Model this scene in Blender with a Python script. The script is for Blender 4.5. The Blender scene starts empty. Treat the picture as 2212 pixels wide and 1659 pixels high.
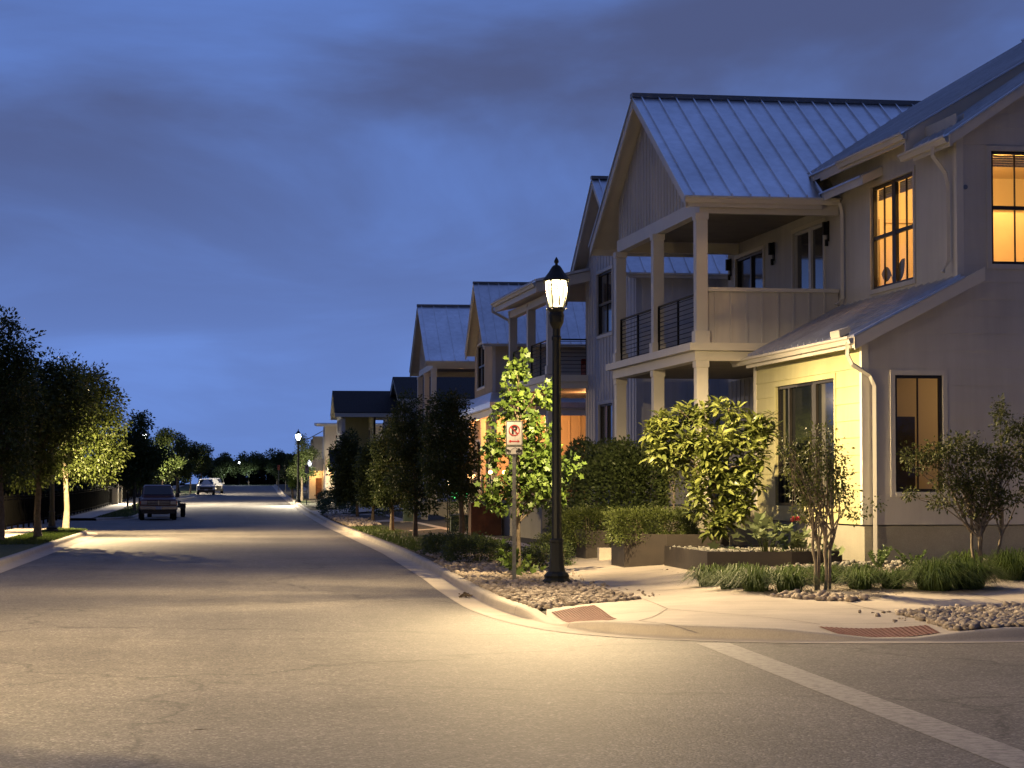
import bpy, bmesh, math, random
import numpy as np
from mathutils import Vector
from math import sin, cos, pi, exp, radians, atan2, sqrt, hypot

# ------------------------------------------------------------ camera, sky, exposure
scene = bpy.context.scene
COL = scene.collection
cam_data = bpy.data.cameras.new("camera")
cam = bpy.data.objects.new("camera", cam_data)
COL.objects.link(cam)
scene.camera = cam
cam.location = (0, 0, 1.88)
cam.rotation_euler = (radians(90 + 2.5777), 0, radians(-6.7923))
cam_data.sensor_width = 36.0
cam_data.lens = 36.0 * 4920 / 2212
cam_data.clip_start = 0.5
cam_data.clip_end = 3000

scene.view_settings.view_transform = 'Standard'
scene.view_settings.look = 'None'
scene.view_settings.exposure = 0.14
scene.view_settings.gamma = 1.0
cy = scene.cycles
cy.use_denoising = True
cy.max_bounces = 6
cy.diffuse_bounces = 3
cy.glossy_bounces = 3
cy.transparent_max_bounces = 8
cy.caustics_reflective = False
cy.caustics_refractive = False
cy.sample_clamp_indirect = 4.0

world = bpy.data.worlds.new("World")
scene.world = world
world.use_nodes = True


def build_sky():
    nt = world.node_tree
    N, L = nt.nodes, nt.links
    bg = N['Background']
    sky = N.new('ShaderNodeTexSky')
    sky.sky_type = 'NISHITA'
    sky.sun_disc = False
    sky.sun_elevation = radians(0.0)
    sky.sun_rotation = radians(180)
    tint = N.new('ShaderNodeVectorMath'); tint.operation = 'MULTIPLY'
    tint.inputs[1].default_value = SKY_TINT
    L.new(sky.outputs[0], tint.inputs[0])
    # even the band near the horizon out: dusk air is flatter than the model
    tc = N.new('ShaderNodeTexCoord')
    sep = N.new('ShaderNodeSeparateXYZ'); L.new(tc.outputs['Generated'], sep.inputs[0])
    # look the colour up above the glow that hugs the horizon
    lift = N.new('ShaderNodeMath'); lift.operation = 'MULTIPLY_ADD'; lift.inputs[1].default_value = .5; lift.inputs[2].default_value = .38
    L.new(sep.outputs['Z'], lift.inputs[0])
    cb = N.new('ShaderNodeCombineXYZ')
    L.new(sep.outputs['X'], cb.inputs[0]); L.new(sep.outputs['Y'], cb.inputs[1]); L.new(lift.outputs[0], cb.inputs[2])
    nm = N.new('ShaderNodeVectorMath'); nm.operation = 'NORMALIZE'; L.new(cb.outputs[0], nm.inputs[0])
    L.new(nm.outputs[0], sky.inputs[0])
    flat = N.new('ShaderNodeValToRGB')
    e = flat.color_ramp.elements
    e[0].position = 0.0; e[0].color = (.90, .90, .90, 1)
    e[1].position = 1.0; e[1].color = (1.25, 1.25, 1.25, 1)
    for p, c in ((.06, 1.0), (.12, .92), (.22, .88), (.45, 1.0), (.75, 1.4)):
        k = e.new(p); k.color = (c, c, c, 1)
    L.new(sep.outputs['Z'], flat.inputs[0])
    # the afterglow is ahead, the night side behind
    side = N.new('ShaderNodeMapRange'); side.interpolation_type = 'SMOOTHSTEP'
    side.inputs[1].default_value = -.55; side.inputs[2].default_value = .55
    side.inputs[3].default_value = SKY_BACK; side.inputs[4].default_value = 1.0
    L.new(sep.outputs['Y'], side.inputs[0])
    fs = N.new('ShaderNodeMath'); fs.operation = 'MULTIPLY'
    L.new(flat.outputs[0], fs.inputs[0]); L.new(side.outputs[0], fs.inputs[1])
    sc1 = N.new('ShaderNodeVectorMath'); sc1.operation = 'SCALE'
    L.new(tint.outputs[0], sc1.inputs[0]); sc1.inputs['Scale'].default_value = 1.0
    # clouds on a flat layer high above
    zz = N.new('ShaderNodeMath'); zz.operation = 'MAXIMUM'; zz.inputs[1].default_value = 0.0
    L.new(sep.outputs['Z'], zz.inputs[0])
    za = N.new('ShaderNodeMath'); za.operation = 'ADD'; za.inputs[1].default_value = 0.075
    L.new(zz.outputs[0], za.inputs[0])
    dx = N.new('ShaderNodeMath'); dx.operation = 'DIVIDE'
    dy = N.new('ShaderNodeMath'); dy.operation = 'DIVIDE'
    L.new(sep.outputs['X'], dx.inputs[0]); L.new(za.outputs[0], dx.inputs[1])
    L.new(sep.outputs['Y'], dy.inputs[0]); L.new(za.outputs[0], dy.inputs[1])
    comb = N.new('ShaderNodeCombineXYZ')
    L.new(dx.outputs[0], comb.inputs[0]); L.new(dy.outputs[0], comb.inputs[1])
    mp = N.new('ShaderNodeMapping')
    mp.inputs['Location'].default_value = SKY_OFF
    mp.inputs['Rotation'].default_value = (0, 0, radians(24))
    mp.inputs['Scale'].default_value = (1.0, 0.62, 1)
    L.new(comb.outputs[0], mp.inputs[0])
    n1 = N.new('ShaderNodeTexNoise'); n1.inputs["Scale"].default_value = 0.75
    n1.inputs['Detail'].default_value = 7; n1.inputs['Roughness'].default_value = 0.52
    n1.inputs['Distortion'].default_value = 0.5
    L.new(mp.outputs[0], n1.inputs['Vector'])
    r1 = N.new('ShaderNodeValToRGB')
    r1.color_ramp.interpolation = 'EASE'
    r1.color_ramp.elements[0].position = 0.30; r1.color_ramp.elements[0].color = (0, 0, 0, 1)
    r1.color_ramp.elements[1].position = 0.60; r1.color_ramp.elements[1].color = (1, 1, 1, 1)
    L.new(n1.outputs['Fac'], r1.inputs[0])
    # the deck thickens overhead
    hi = N.new('ShaderNodeMapRange')
    hi.inputs[1].default_value = 0.03; hi.inputs[2].default_value = 0.17
    hi.inputs[3].default_value = 0.22; hi.inputs[4].default_value = 1.0
    L.new(sep.outputs['Z'], hi.inputs[0])
    mul = N.new('ShaderNodeMath'); mul.operation = 'MULTIPLY'
    L.new(r1.outputs[0], mul.inputs[0]); L.new(hi.outputs[0], mul.inputs[1])
    mx = N.new('ShaderNodeMix'); mx.data_type = 'RGBA'
    mx.inputs['B'].default_value = SKY_CLOUD
    L.new(mul.outputs[0], mx.inputs['Factor'])
    L.new(sc1.outputs[0], mx.inputs['A'])
    last = N.new('ShaderNodeVectorMath'); last.operation = 'SCALE'
    L.new(mx.outputs['Result'], last.inputs[0]); L.new(fs.outputs[0], last.inputs['Scale'])
    L.new(last.outputs[0], bg.inputs[0])
    bg.inputs[1].default_value = SKY_STRENGTH


SKY_STRENGTH = 0.108
SKY_BACK = .46
SKY_TINT = (2.4, 3.7, 9.2)
SKY_CLOUD = (0.74, 0.98, 2.2, 1)
SKY_OFF = (-9.75, -2.2, 0)
build_sky()

WARM = (1.0, 0.745, 0.41)
COOL = (1.0, 0.92, 0.78)
LAMP_W = 12600.0        # radiant power of one street lantern

# ------------------------------------------------------------ land
ZY = [-200, 110, 150, 190, 235, 285, 330, 400, 700]
ZZ = [0, 0, .22, .58, .98, 1.5, 1.95, 2.3, 2.6]


def sm(t):
    t = min(max(t, 0.0), 1.0)
    return t * t * (3 - 2 * t)


def zr(y):
    return float(np.interp(y, ZY, ZZ))


def H(x, y):
    """height of the kerbed land beside the road"""
    z = zr(y)
    if x < 0:
        return z + .13
    e = .36 * sm(min((x - 5.8) / 5, (y - 31.5) / 8))
    d = .14 * (exp(-((x - 4.4) / 1.0) ** 2 - ((y - 30.9) / 1.1) ** 2) + exp(-((x - 7.9) / .9) ** 2 - ((y - 27.0) / 1.2) ** 2))
    return z + .15 + e - d


# ------------------------------------------------------------ materials
MATS = {}


def mat(name, col, rough=0.7, var=0.12, scale=6.0, bump=0.0, bscale=None, metal=0.0, spec=0.5, col2=None, detail=4, streak=0.0):
    if name in MATS:
        return MATS[name]
    m = bpy.data.materials.new(name)
    m.use_nodes = True
    nt = m.node_tree; N, L = nt.nodes, nt.links
    b = N['Principled BSDF']
    b.inputs['Roughness'].default_value = rough
    b.inputs['Metallic'].default_value = metal
    b.inputs['Specular IOR Level'].default_value = spec
    tc = N.new('ShaderNodeTexCoord')
    n = N.new('ShaderNodeTexNoise'); n.inputs['Scale'].default_value = scale
    n.inputs['Detail'].default_value = detail
    L.new(tc.outputs['Object'], n.inputs['Vector'])
    mx = N.new('ShaderNodeMix'); mx.data_type = 'RGBA'
    c2 = col2 if col2 else tuple(c * (1 - var * 2) for c in col)
    mx.inputs['A'].default_value = (*c2, 1)
    mx.inputs['B'].default_value = (*(tuple(min(1, c * (1 + var * .6)) for c in col) if not col2 else col), 1)
    mr = N.new('ShaderNodeMapRange'); mr.inputs[1].default_value = .3; mr.inputs[2].default_value = .7
    L.new(n.outputs['Fac'], mr.inputs[0]); L.new(mr.outputs[0], mx.inputs['Factor'])
    if streak:      # rain marks running down
        sm_ = N.new('ShaderNodeMapping'); sm_.inputs['Scale'].default_value = (5, 5, .35)
        L.new(tc.outputs['Object'], sm_.inputs[0])
        sn = N.new('ShaderNodeTexNoise'); sn.inputs['Scale'].default_value = 1.0; sn.inputs['Detail'].default_value = 5; sn.inputs['Roughness'].default_value = .6
        L.new(sm_.outputs[0], sn.inputs['Vector'])
        sr = N.new('ShaderNodeMapRange'); sr.inputs[1].default_value = .38; sr.inputs[2].default_value = .6
        sr.inputs[3].default_value = 1 - streak; sr.inputs[4].default_value = 1.0
        L.new(sn.outputs['Fac'], sr.inputs[0])
        sv = N.new('ShaderNodeVectorMath'); sv.operation = 'SCALE'
        L.new(mx.outputs['Result'], sv.inputs[0]); L.new(sr.outputs[0], sv.inputs['Scale'])
        L.new(sv.outputs[0], b.inputs['Base Color'])
    else:
        L.new(mx.outputs['Result'], b.inputs['Base Color'])
    if bump > 0:
        n2 = N.new('ShaderNodeTexNoise'); n2.inputs['Scale'].default_value = bscale or scale * 6
        n2.inputs['Detail'].default_value = 3
        L.new(tc.outputs['Object'], n2.inputs['Vector'])
        bp = N.new('ShaderNodeBump'); bp.inputs['Strength'].default_value = bump
        bp.inputs['Distance'].default_value = 0.02
        L.new(n2.outputs['Fac'], bp.inputs['Height']); L.new(bp.outputs[0], b.inputs['Normal'])
    MATS[name] = m
    return m


def leafmat(name, c1, c2, trans=0.35, rough=0.5, scale=1.6):
    m = bpy.data.materials.new(name); m.use_nodes = True
    nt = m.node_tree; N, L = nt.nodes, nt.links
    b = N['Principled BSDF']; out = N['Material Output']
    b.inputs['Roughness'].default_value = rough
    b.inputs['Specular IOR Level'].default_value = 0.35
    tc = N.new('ShaderNodeTexCoord')
    n = N.new('ShaderNodeTexNoise'); n.inputs['Scale'].default_value = scale; n.inputs['Detail'].default_value = 6
    n.inputs['Roughness'].default_value = .7
    L.new(tc.outputs['Object'], n.inputs['Vector'])
    mr = N.new('ShaderNodeMapRange'); mr.inputs[1].default_value = .32; mr.inputs[2].default_value = .68
    L.new(n.outputs['Fac'], mr.inputs[0])
    mx = N.new('ShaderNodeMix'); mx.data_type = 'RGBA'
    mx.inputs['A'].default_value = (*c1, 1); mx.inputs['B'].default_value = (*c2, 1)
    gi = N.new('ShaderNodeNewGeometry')
    av = N.new('ShaderNodeMix'); av.data_type = 'FLOAT'; av.inputs['Factor'].default_value = .55
    L.new(mr.outputs[0], av.inputs['A']); L.new(gi.outputs['Random Per Island'], av.inputs['B'])
    L.new(av.outputs['Result'], mx.inputs['Factor'])
    L.new(mx.outputs['Result'], b.inputs['Base Color'])
    t = N.new('ShaderNodeBsdfTranslucent')
    L.new(mx.outputs['Result'], t.inputs['Color'])
    ms = N.new('ShaderNodeMixShader'); ms.inputs[0].default_value = trans
    L.new(b.outputs[0], ms.inputs[1]); L.new(t.outputs[0], ms.inputs[2])
    L.new(ms.outputs[0], out.inputs['Surface'])
    MATS[name] = m
    return m


def emit(name, col, strength):
    m = bpy.data.materials.new(name); m.use_nodes = True
    nt = m.node_tree; N, L = nt.nodes, nt.links
    b = N['Principled BSDF']
    b.inputs['Base Color'].default_value = (.6, .6, .55, 1)
    b.inputs['Emission Color'].default_value = (*col, 1)
    b.inputs['Emission Strength'].default_value = strength
    MATS[name] = m
    return m


def glass_clear(name, tint=(1, 1, 1), em=None, es=0.0):
    """thin pane: mostly see-through, mirror-like at a glance"""
    m = bpy.data.materials.new(name); m.use_nodes = True
    nt = m.node_tree; N, L = nt.nodes, nt.links
    out = N['Material Output']; N.remove(N['Principled BSDF'])
    t = N.new('ShaderNodeBsdfTransparent'); t.inputs[0].default_value = (*tint, 1)
    g = N.new('ShaderNodeBsdfGlossy'); g.inputs['Roughness'].default_value = 0.03
    lw = N.new('ShaderNodeLayerWeight')
    pw = N.new('ShaderNodeMath'); pw.operation = 'POWER'; pw.inputs[1].default_value = 5
    L.new(lw.outputs['Facing'], pw.inputs[0])
    fr = N.new('ShaderNodeMath'); fr.operation = 'MULTIPLY_ADD'; fr.inputs[1].default_value = .5; fr.inputs[2].default_value = .03
    L.new(pw.outputs[0], fr.inputs[0])
    ms = N.new('ShaderNodeMixShader')
    L.new(fr.outputs[0], ms.inputs[0]); L.new(t.outputs[0], ms.inputs[1]); L.new(g.outputs[0], ms.inputs[2])
    last = ms
    if em:
        e = N.new('ShaderNodeEmission'); e.inputs[0].default_value = (*em, 1); e.inputs[1].default_value = es
        ad = N.new('ShaderNodeAddShader')
        L.new(ms.outputs[0], ad.inputs[0]); L.new(e.outputs[0], ad.inputs[1]); last = ad
    L.new(last.outputs[0], out.inputs['Surface'])
    MATS[name] = m
    return m


def asphalt():
    m = bpy.data.materials.new('asphalt'); m.use_nodes = True
    nt = m.node_tree; N, L = nt.nodes, nt.links
    b = N['Principled BSDF']; b.inputs['Roughness'].default_value = .72
    b.inputs['Specular IOR Level'].default_value = .35
    tc = N.new('ShaderNodeTexCoord')

    def noise(s, d=4, r=.5):
        n = N.new('ShaderNodeTexNoise'); n.inputs['Scale'].default_value = s; n.inputs['Detail'].default_value = d
        n.inputs['Roughness'].default_value = r
        L.new(tc.outputs['Object'], n.inputs['Vector']); return n
    v = N.new('ShaderNodeTexVoronoi'); v.inputs['Scale'].default_value = 48
    L.new(tc.outputs['Object'], v.inputs['Vector'])
    hs = N.new('ShaderNodeSeparateColor'); L.new(v.outputs['Color'], hs.inputs[0])
    ramp = N.new('ShaderNodeValToRGB')
    e = ramp.color_ramp.elements
    e[0].position = 0; e[0].color = (.088, .082, .075, 1)
    e[1].position = 1; e[1].color = (.33, .31, .28, 1)
    k = e.new(.55); k.color = (.145, .135, .122, 1)
    k = e.new(.9); k.color = (.20, .187, .168, 1)
    L.new(hs.outputs[0], ramp.inputs[0])
    big = noise(.22, 5, .6)
    mr = N.new('ShaderNodeMapRange'); mr.inputs[1].default_value = .3; mr.inputs[2].default_value = .7
    mr.inputs[3].default_value = .80; mr.inputs[4].default_value = 1.16
    L.new(big.outputs['Fac'], mr.inputs[0])
    mid = noise(3.5, 5, .6)
    mr2 = N.new('ShaderNodeMapRange'); mr2.inputs[1].default_value = .3; mr2.inputs[2].default_value = .7
    mr2.inputs[3].default_value = .86; mr2.inputs[4].default_value = 1.12
    L.new(mid.outputs['Fac'], mr2.inputs[0])
    # drips and old oil in blotches, wheel-worn lanes running down the street
    oil = noise(.55, 3, .5)
    mo = N.new('ShaderNodeMapRange'); mo.inputs[1].default_value = .64; mo.inputs[2].default_value = .78
    mo.inputs[3].default_value = 1.0; mo.inputs[4].default_value = .70
    L.new(oil.outputs['Fac'], mo.inputs[0])
    lm = N.new('ShaderNodeMapping'); lm.inputs['Scale'].default_value = (.75, .02, 1)
    L.new(tc.outputs['Object'], lm.inputs[0])
    ln = N.new('ShaderNodeTexNoise'); ln.inputs['Scale'].default_value = 1.0; ln.inputs['Detail'].default_value = 3
    L.new(lm.outputs[0], ln.inputs['Vector'])
    ml = N.new('ShaderNodeMapRange'); ml.inputs[1].default_value = .35; ml.inputs[2].default_value = .65
    ml.inputs[3].default_value = .88; ml.inputs[4].default_value = 1.08
    L.new(ln.outputs['Fac'], ml.inputs[0])
    m0 = N.new('ShaderNodeMath'); m0.operation = 'MULTIPLY'
    L.new(mo.outputs[0], m0.inputs[0]); L.new(ml.outputs[0], m0.inputs[1])
    m1 = N.new('ShaderNodeMath'); m1.operation = 'MULTIPLY'
    L.new(mr.outputs[0], m1.inputs[0]); L.new(m0.outputs[0], m1.inputs[1])
    mm = N.new('ShaderNodeMath'); mm.operation = 'MULTIPLY'
    L.new(m1.outputs[0], mm.inputs[0]); L.new(mr2.outputs[0], mm.inputs[1])
    # thin wandering cracks
    wv = N.new('ShaderNodeTexVoronoi'); wv.feature = 'DISTANCE_TO_EDGE'; wv.inputs['Scale'].default_value = .13
    wn = noise(.9, 4)
    wadd = N.new('ShaderNodeVectorMath'); wadd.operation = 'ADD'
    wsc = N.new('ShaderNodeVectorMath'); wsc.operation = 'SCALE'; wsc.inputs['Scale'].default_value = 1.4
    L.new(wn.outputs['Color'], wsc.inputs[0]); L.new(wsc.outputs[0], wadd.inputs[0]); L.new(tc.outputs['Object'], wadd.inputs[1])
    L.new(wadd.outputs[0], wv.inputs['Vector'])
    cr = N.new('ShaderNodeMapRange'); cr.inputs[1].default_value = .0; cr.inputs[2].default_value = .009
    cr.inputs[3].default_value = .58; cr.inputs[4].default_value = 1.0
    L.new(wv.outputs['Distance'], cr.inputs[0])
    mm2 = N.new('ShaderNodeMath'); mm2.operation = 'MULTIPLY'
    L.new(mm.outputs[0], mm2.inputs[0]); L.new(cr.outputs[0], mm2.inputs[1])
    sc = N.new('ShaderNodeVectorMath'); sc.operation = 'SCALE'
    L.new(ramp.outputs[0], sc.inputs[0]); L.new(mm2.outputs[0], sc.inputs['Scale'])
    L.new(sc.outputs[0], b.inputs['Base Color'])
    bp = N.new('ShaderNodeBump'); bp.inputs['Strength'].default_value = .5; bp.inputs['Distance'].default_value = .006
    L.new(v.outputs['Distance'], bp.inputs['Height']); bp.invert = True
    L.new(bp.outputs[0], b.inputs['Normal'])
    MATS['asphalt'] = m
    return m


def concrete(name, col, joint=1.5, jx=False):
    """broom-finished concrete, tooled joints across it"""
    m = bpy.data.materials.new(name); m.use_nodes = True
    nt = m.node_tree; N, L = nt.nodes, nt.links
    b = N['Principled BSDF']; b.inputs['Roughness'].default_value = .85
    tc = N.new('ShaderNodeTexCoord')
    n = N.new('ShaderNodeTexNoise'); n.inputs['Scale'].default_value = 1.1; n.inputs['Detail'].default_value = 7
    n.inputs['Roughness'].default_value = .65
    L.new(tc.outputs['Object'], n.inputs['Vector'])
    n3 = N.new('ShaderNodeTexNoise'); n3.inputs['Scale'].default_value = 55; n3.inputs['Detail'].default_value = 2
    L.new(tc.outputs['Object'], n3.inputs['Vector'])
    mr = N.new('ShaderNodeMapRange'); mr.inputs[1].default_value = .3; mr.inputs[2].default_value = .7
    mr.inputs[3].default_value = .82; mr.inputs[4].default_value = 1.08
    L.new(n.outputs['Fac'], mr.inputs[0])
    mr3 = N.new('ShaderNodeMapRange'); mr3.inputs[1].default_value = .3; mr3.inputs[2].default_value = .7
    mr3.inputs[3].default_value = .9; mr3.inputs[4].default_value = 1.08
    L.new(n3.outputs['Fac'], mr3.inputs[0])
    mm = N.new('ShaderNodeMath'); mm.operation = 'MULTIPLY'
    L.new(mr.outputs[0], mm.inputs[0]); L.new(mr3.outputs[0], mm.inputs[1])
    last = mm
    if joint:
        sp = N.new('ShaderNodeSeparateXYZ'); L.new(tc.outputs['Object'], sp.inputs[0])
        pp = N.new('ShaderNodeMath'); pp.operation = 'PINGPONG'; pp.inputs[1].default_value = joint / 2
        L.new(sp.outputs['X' if jx else 'Y'], pp.inputs[0])
        jr = N.new('ShaderNodeMapRange'); jr.inputs[1].default_value = .006; jr.inputs[2].default_value = .014
        jr.inputs[3].default_value = .45; jr.inputs[4].default_value = 1
        L.new(pp.outputs[0], jr.inputs[0])
        m4 = N.new('ShaderNodeMath'); m4.operation = 'MULTIPLY'
        L.new(mm.outputs[0], m4.inputs[0]); L.new(jr.outputs[0], m4.inputs[1]); last = m4
    sc = N.new('ShaderNodeVectorMath'); sc.operation = 'SCALE'
    sc.inputs[0].default_value = col
    L.new(last.outputs[0], sc.inputs['Scale'])
    L.new(sc.outputs[0], b.inputs['Base Color'])
    bp = N.new('ShaderNodeBump'); bp.inputs['Strength'].default_value = .25; bp.inputs['Distance'].default_value = .01
    L.new(n3.outputs['Fac'], bp.inputs['Height']); L.new(bp.outputs[0], b.inputs['Normal'])
    MATS[name] = m
    return m


def worn_paint():
    """thermoplastic line worn down to the asphalt in flecks"""
    m = bpy.data.materials.new('worn_line_paint'); m.use_nodes = True
    nt = m.node_tree; N, L = nt.nodes, nt.links
    b = N['Principled BSDF']; b.inputs['Roughness'].default_value = .7
    tc = N.new('ShaderNodeTexCoord')
    n = N.new('ShaderNodeTexNoise'); n.inputs['Scale'].default_value = 9; n.inputs['Detail'].default_value = 8; n.inputs['Roughness'].default_value = .75
    L.new(tc.outputs['Object'], n.inputs['Vector'])
    mr = N.new('ShaderNodeMapRange'); mr.inputs[1].default_value = .40; mr.inputs[2].default_value = .56
    L.new(n.outputs['Fac'], mr.inputs[0])
    mx = N.new('ShaderNodeMix'); mx.data_type = 'RGBA'
    mx.inputs['A'].default_value = (.19, .178, .16, 1); mx.inputs['B'].default_value = (.33, .31, .275, 1)
    L.new(mr.outputs[0], mx.inputs['Factor']); L.new(mx.outputs['Result'], b.inputs['Base Color'])
    MATS['worn'] = m
    return m


asphalt(); worn_paint()
concrete('sidewalk', (.46, .405, .34), 1.5)
concrete('kerb', (.43, .385, .325), 3.0)
concrete('foundation', (.33, .31, .25), 0)
mat('gravel', (.46, .38, .26), .95, scale=26, bump=.9, bscale=70, col2=(.24, .19, .12), detail=8)
mat('rock_soil', (.13, .105, .08), .95, scale=10, bump=.6, bscale=40, col2=(.05, .04, .03))
mat('soil', (.06, .05, .035), .95, scale=3, bump=.8, bscale=25, col2=(.025, .022, .015))
mat('grass_soil', (.06, .085, .025), .95, scale=5, bump=.8, bscale=60, col2=(.025, .038, .012))
mat('river_rock', (.46, .39, .32), .85, scale=5.5, bump=.5, bscale=45, col2=(.17, .14, .11), detail=3)
mat('dark_rock', (.26, .25, .22), .8, scale=5, bump=.25, bscale=40, col2=(.10, .10, .09), detail=2)
mat('paint_cream', (.50, .475, .25), .6, var=.05, scale=1.2, bump=.06, bscale=60, streak=.07)
mat('paint_greige', (.55, .53, .49), .65, var=.07, scale=.7, bump=.06, bscale=60, streak=.07)
mat('paint_white', (.60, .60, .62), .65, var=.05, scale=.9, bump=.06, bscale=60, streak=.07)
mat('paint_sand', (.50, .43, .34), .65, var=.05, scale=.9)
mat('trim', (.64, .61, .54), .5, var=.03, scale=2)
mat('trim_white', (.66, .64, .60), .5, var=.03, scale=2)
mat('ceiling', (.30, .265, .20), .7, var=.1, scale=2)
mat('siding_brown', (.33, .20, .13), .6, var=.15, scale=3)
mat('metal_roof', (.74, .76, .79), .33, var=.08, scale=.6, metal=.9, bump=.10, bscale=1.3, streak=.12)
mat('metal_ridge', (.20, .215, .24), .5, var=.05, metal=.6)
mat('shingle', (.035, .033, .035), .9, var=.3, scale=14, bump=.5)
mat('black_metal', (.006, .006, .006), .6, var=.1, spec=.2)
mat('joint_grey', (.25, .22, .185), .9, var=.1)
mat('fence_iron', (.0022, .0022, .0022), .9, var=.1, spec=.03)
mat('lamp_iron', (.006, .008, .006), .55, var=.2, scale=20, metal=.1, bump=.15, bscale=60)
mat('bronze_frame', (.022, .019, .016), .4, var=.1, metal=.2)
mat('white_frame', (.6, .6, .6), .4, var=.03)
mat('dark_pane', (.008, .010, .013), .04, var=.1, scale=.5, spec=.9)
mat('blue_pane', (.02, .025, .035), .08, var=.2, scale=.5, spec=1.0)
mat('room_warm', (.74, .62, .40), .8, var=.03, scale=1)
mat('room_door', (.62, .49, .33), .5, var=.06, scale=2)
mat('cabinet_dark', (.03, .022, .018), .5, var=.2)
mat('blind', (.42, .38, .30), .7, var=.2, scale=30)
mat('galvanised', (.24, .24, .23), .5, var=.15, scale=25, metal=.7)
mat('sign_white', (.36, .345, .34), .45, var=.03, scale=8)
mat('sign_black', (.012, .012, .012), .5, var=.05)
mat('sign_red', (.30, .014, .012), .5, var=.08)
mat('sign_orange', (.70, .16, .07), .5, var=.08)
mat('tactile_red', (.25, .11, .085), .8, var=.15, scale=14, bump=.2)
mat('planter_steel', (.05, .040, .033), .65, scale=2.2, metal=.3, bump=.15, bscale=18, col2=(.033, .028, .025), detail=8)
mat('rust_steel', (.16, .065, .03), .8, scale=3, bump=.3, col2=(.07, .03, .015), detail=8)
mat('bark', (.16, .125, .085), .9, scale=9, bump=.7, bscale=35, col2=(.075, .058, .04))
mat('bark_pale', (.30, .25, .18), .85, scale=9, bump=.5, bscale=35, col2=(.15, .12, .085))
mat('utility_green', (.045, .075, .055), .55, var=.1, scale=3)
mat('maroon_paint', (.075, .012, .016), .3, var=.06, spec=.6)
mat('white_car', (.62, .62, .62), .28, var=.03, spec=.6)
mat('silver_car', (.36, .37, .38), .3, var=.03, metal=.4)
mat('car_black', (.012, .012, .013), .45, var=.1)
mat('tyre', (.012, .012, .012), .85, var=.2, scale=20)
mat('rim', (.35, .35, .36), .35, var=.1, metal=.8)
mat('chrome', (.22, .215, .21), .3, var=.05, metal=.9)
mat('headlight', (.30, .28, .27), .15, var=.1, spec=.8)
mat('car_glass', (.015, .018, .022), .05, var=.1, spec=.9)
mat('plate', (.55, .53, .50), .5, var=.1)
mat('red_cushion', (.22, .035, .02), .9, var=.2, scale=12)
mat('flower_pink', (.55, .05, .10), .6, var=.2, scale=20)
mat('twig', (.13, .095, .065), .9, var=.2, scale=20)
mat('plant_dark', (.05, .06, .035), .6, var=.2)
leafmat('leaf_fig', (.026, .056, .010), (.125, .185, .034), .2, scale=3.5)
leafmat('leaf_loquat', (.055, .08, .018), (.20, .225, .06), .22, .38, 2.2)
leafmat('leaf_crape', (.035, .048, .014), (.12, .135, .042), .25, .65, 5)
leafmat('leaf_hedge', (.045, .065, .016), (.11, .135, .035), .25, .45, 3)
leafmat('leaf_dark', (.032, .05, .018), (.085, .115, .036), .25, .5, 1.2)
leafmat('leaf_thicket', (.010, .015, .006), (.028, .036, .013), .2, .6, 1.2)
leafmat('leaf_oak', (.032, .05, .012), (.09, .118, .027), .3, .45, 1.0)
leafmat('leaf_holly', (.10, .14, .06), (.24, .28, .14), .25, .5, 3)
leafmat('grass_blade', (.03, .055, .012), (.10, .145, .034), .3, .5, 3)
leafmat('fern', (.06, .11, .03), (.14, .2, .06), .3, .5, 5)
emit('lamp_white', (1.0, .86, .52), 16.0)
emit('lamp_far', (.86, .95, 1.0), 14.0)
emit('bulb_warm', (1.0, .50, .16), 14.0)
emit('porch_white', (.86, .88, 1.0), 5.0)
emit('neon_green', (.10, 1.0, .22), 2.6)
emit('room_glow', (1.0, .62, .22), 3.0)
emit('brake_red', (1.0, .45, .35), 1.0)
glass_clear('glass_lantern', (1, .97, .9), (1.0, .80, .40), .95)
emit('refractor', (1, .85, .5), .5)
glass_clear('glass_lantern_far', (1, 1, 1), (.9, .96, 1.0), 3.0)
glass_clear('glass_window')

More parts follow.
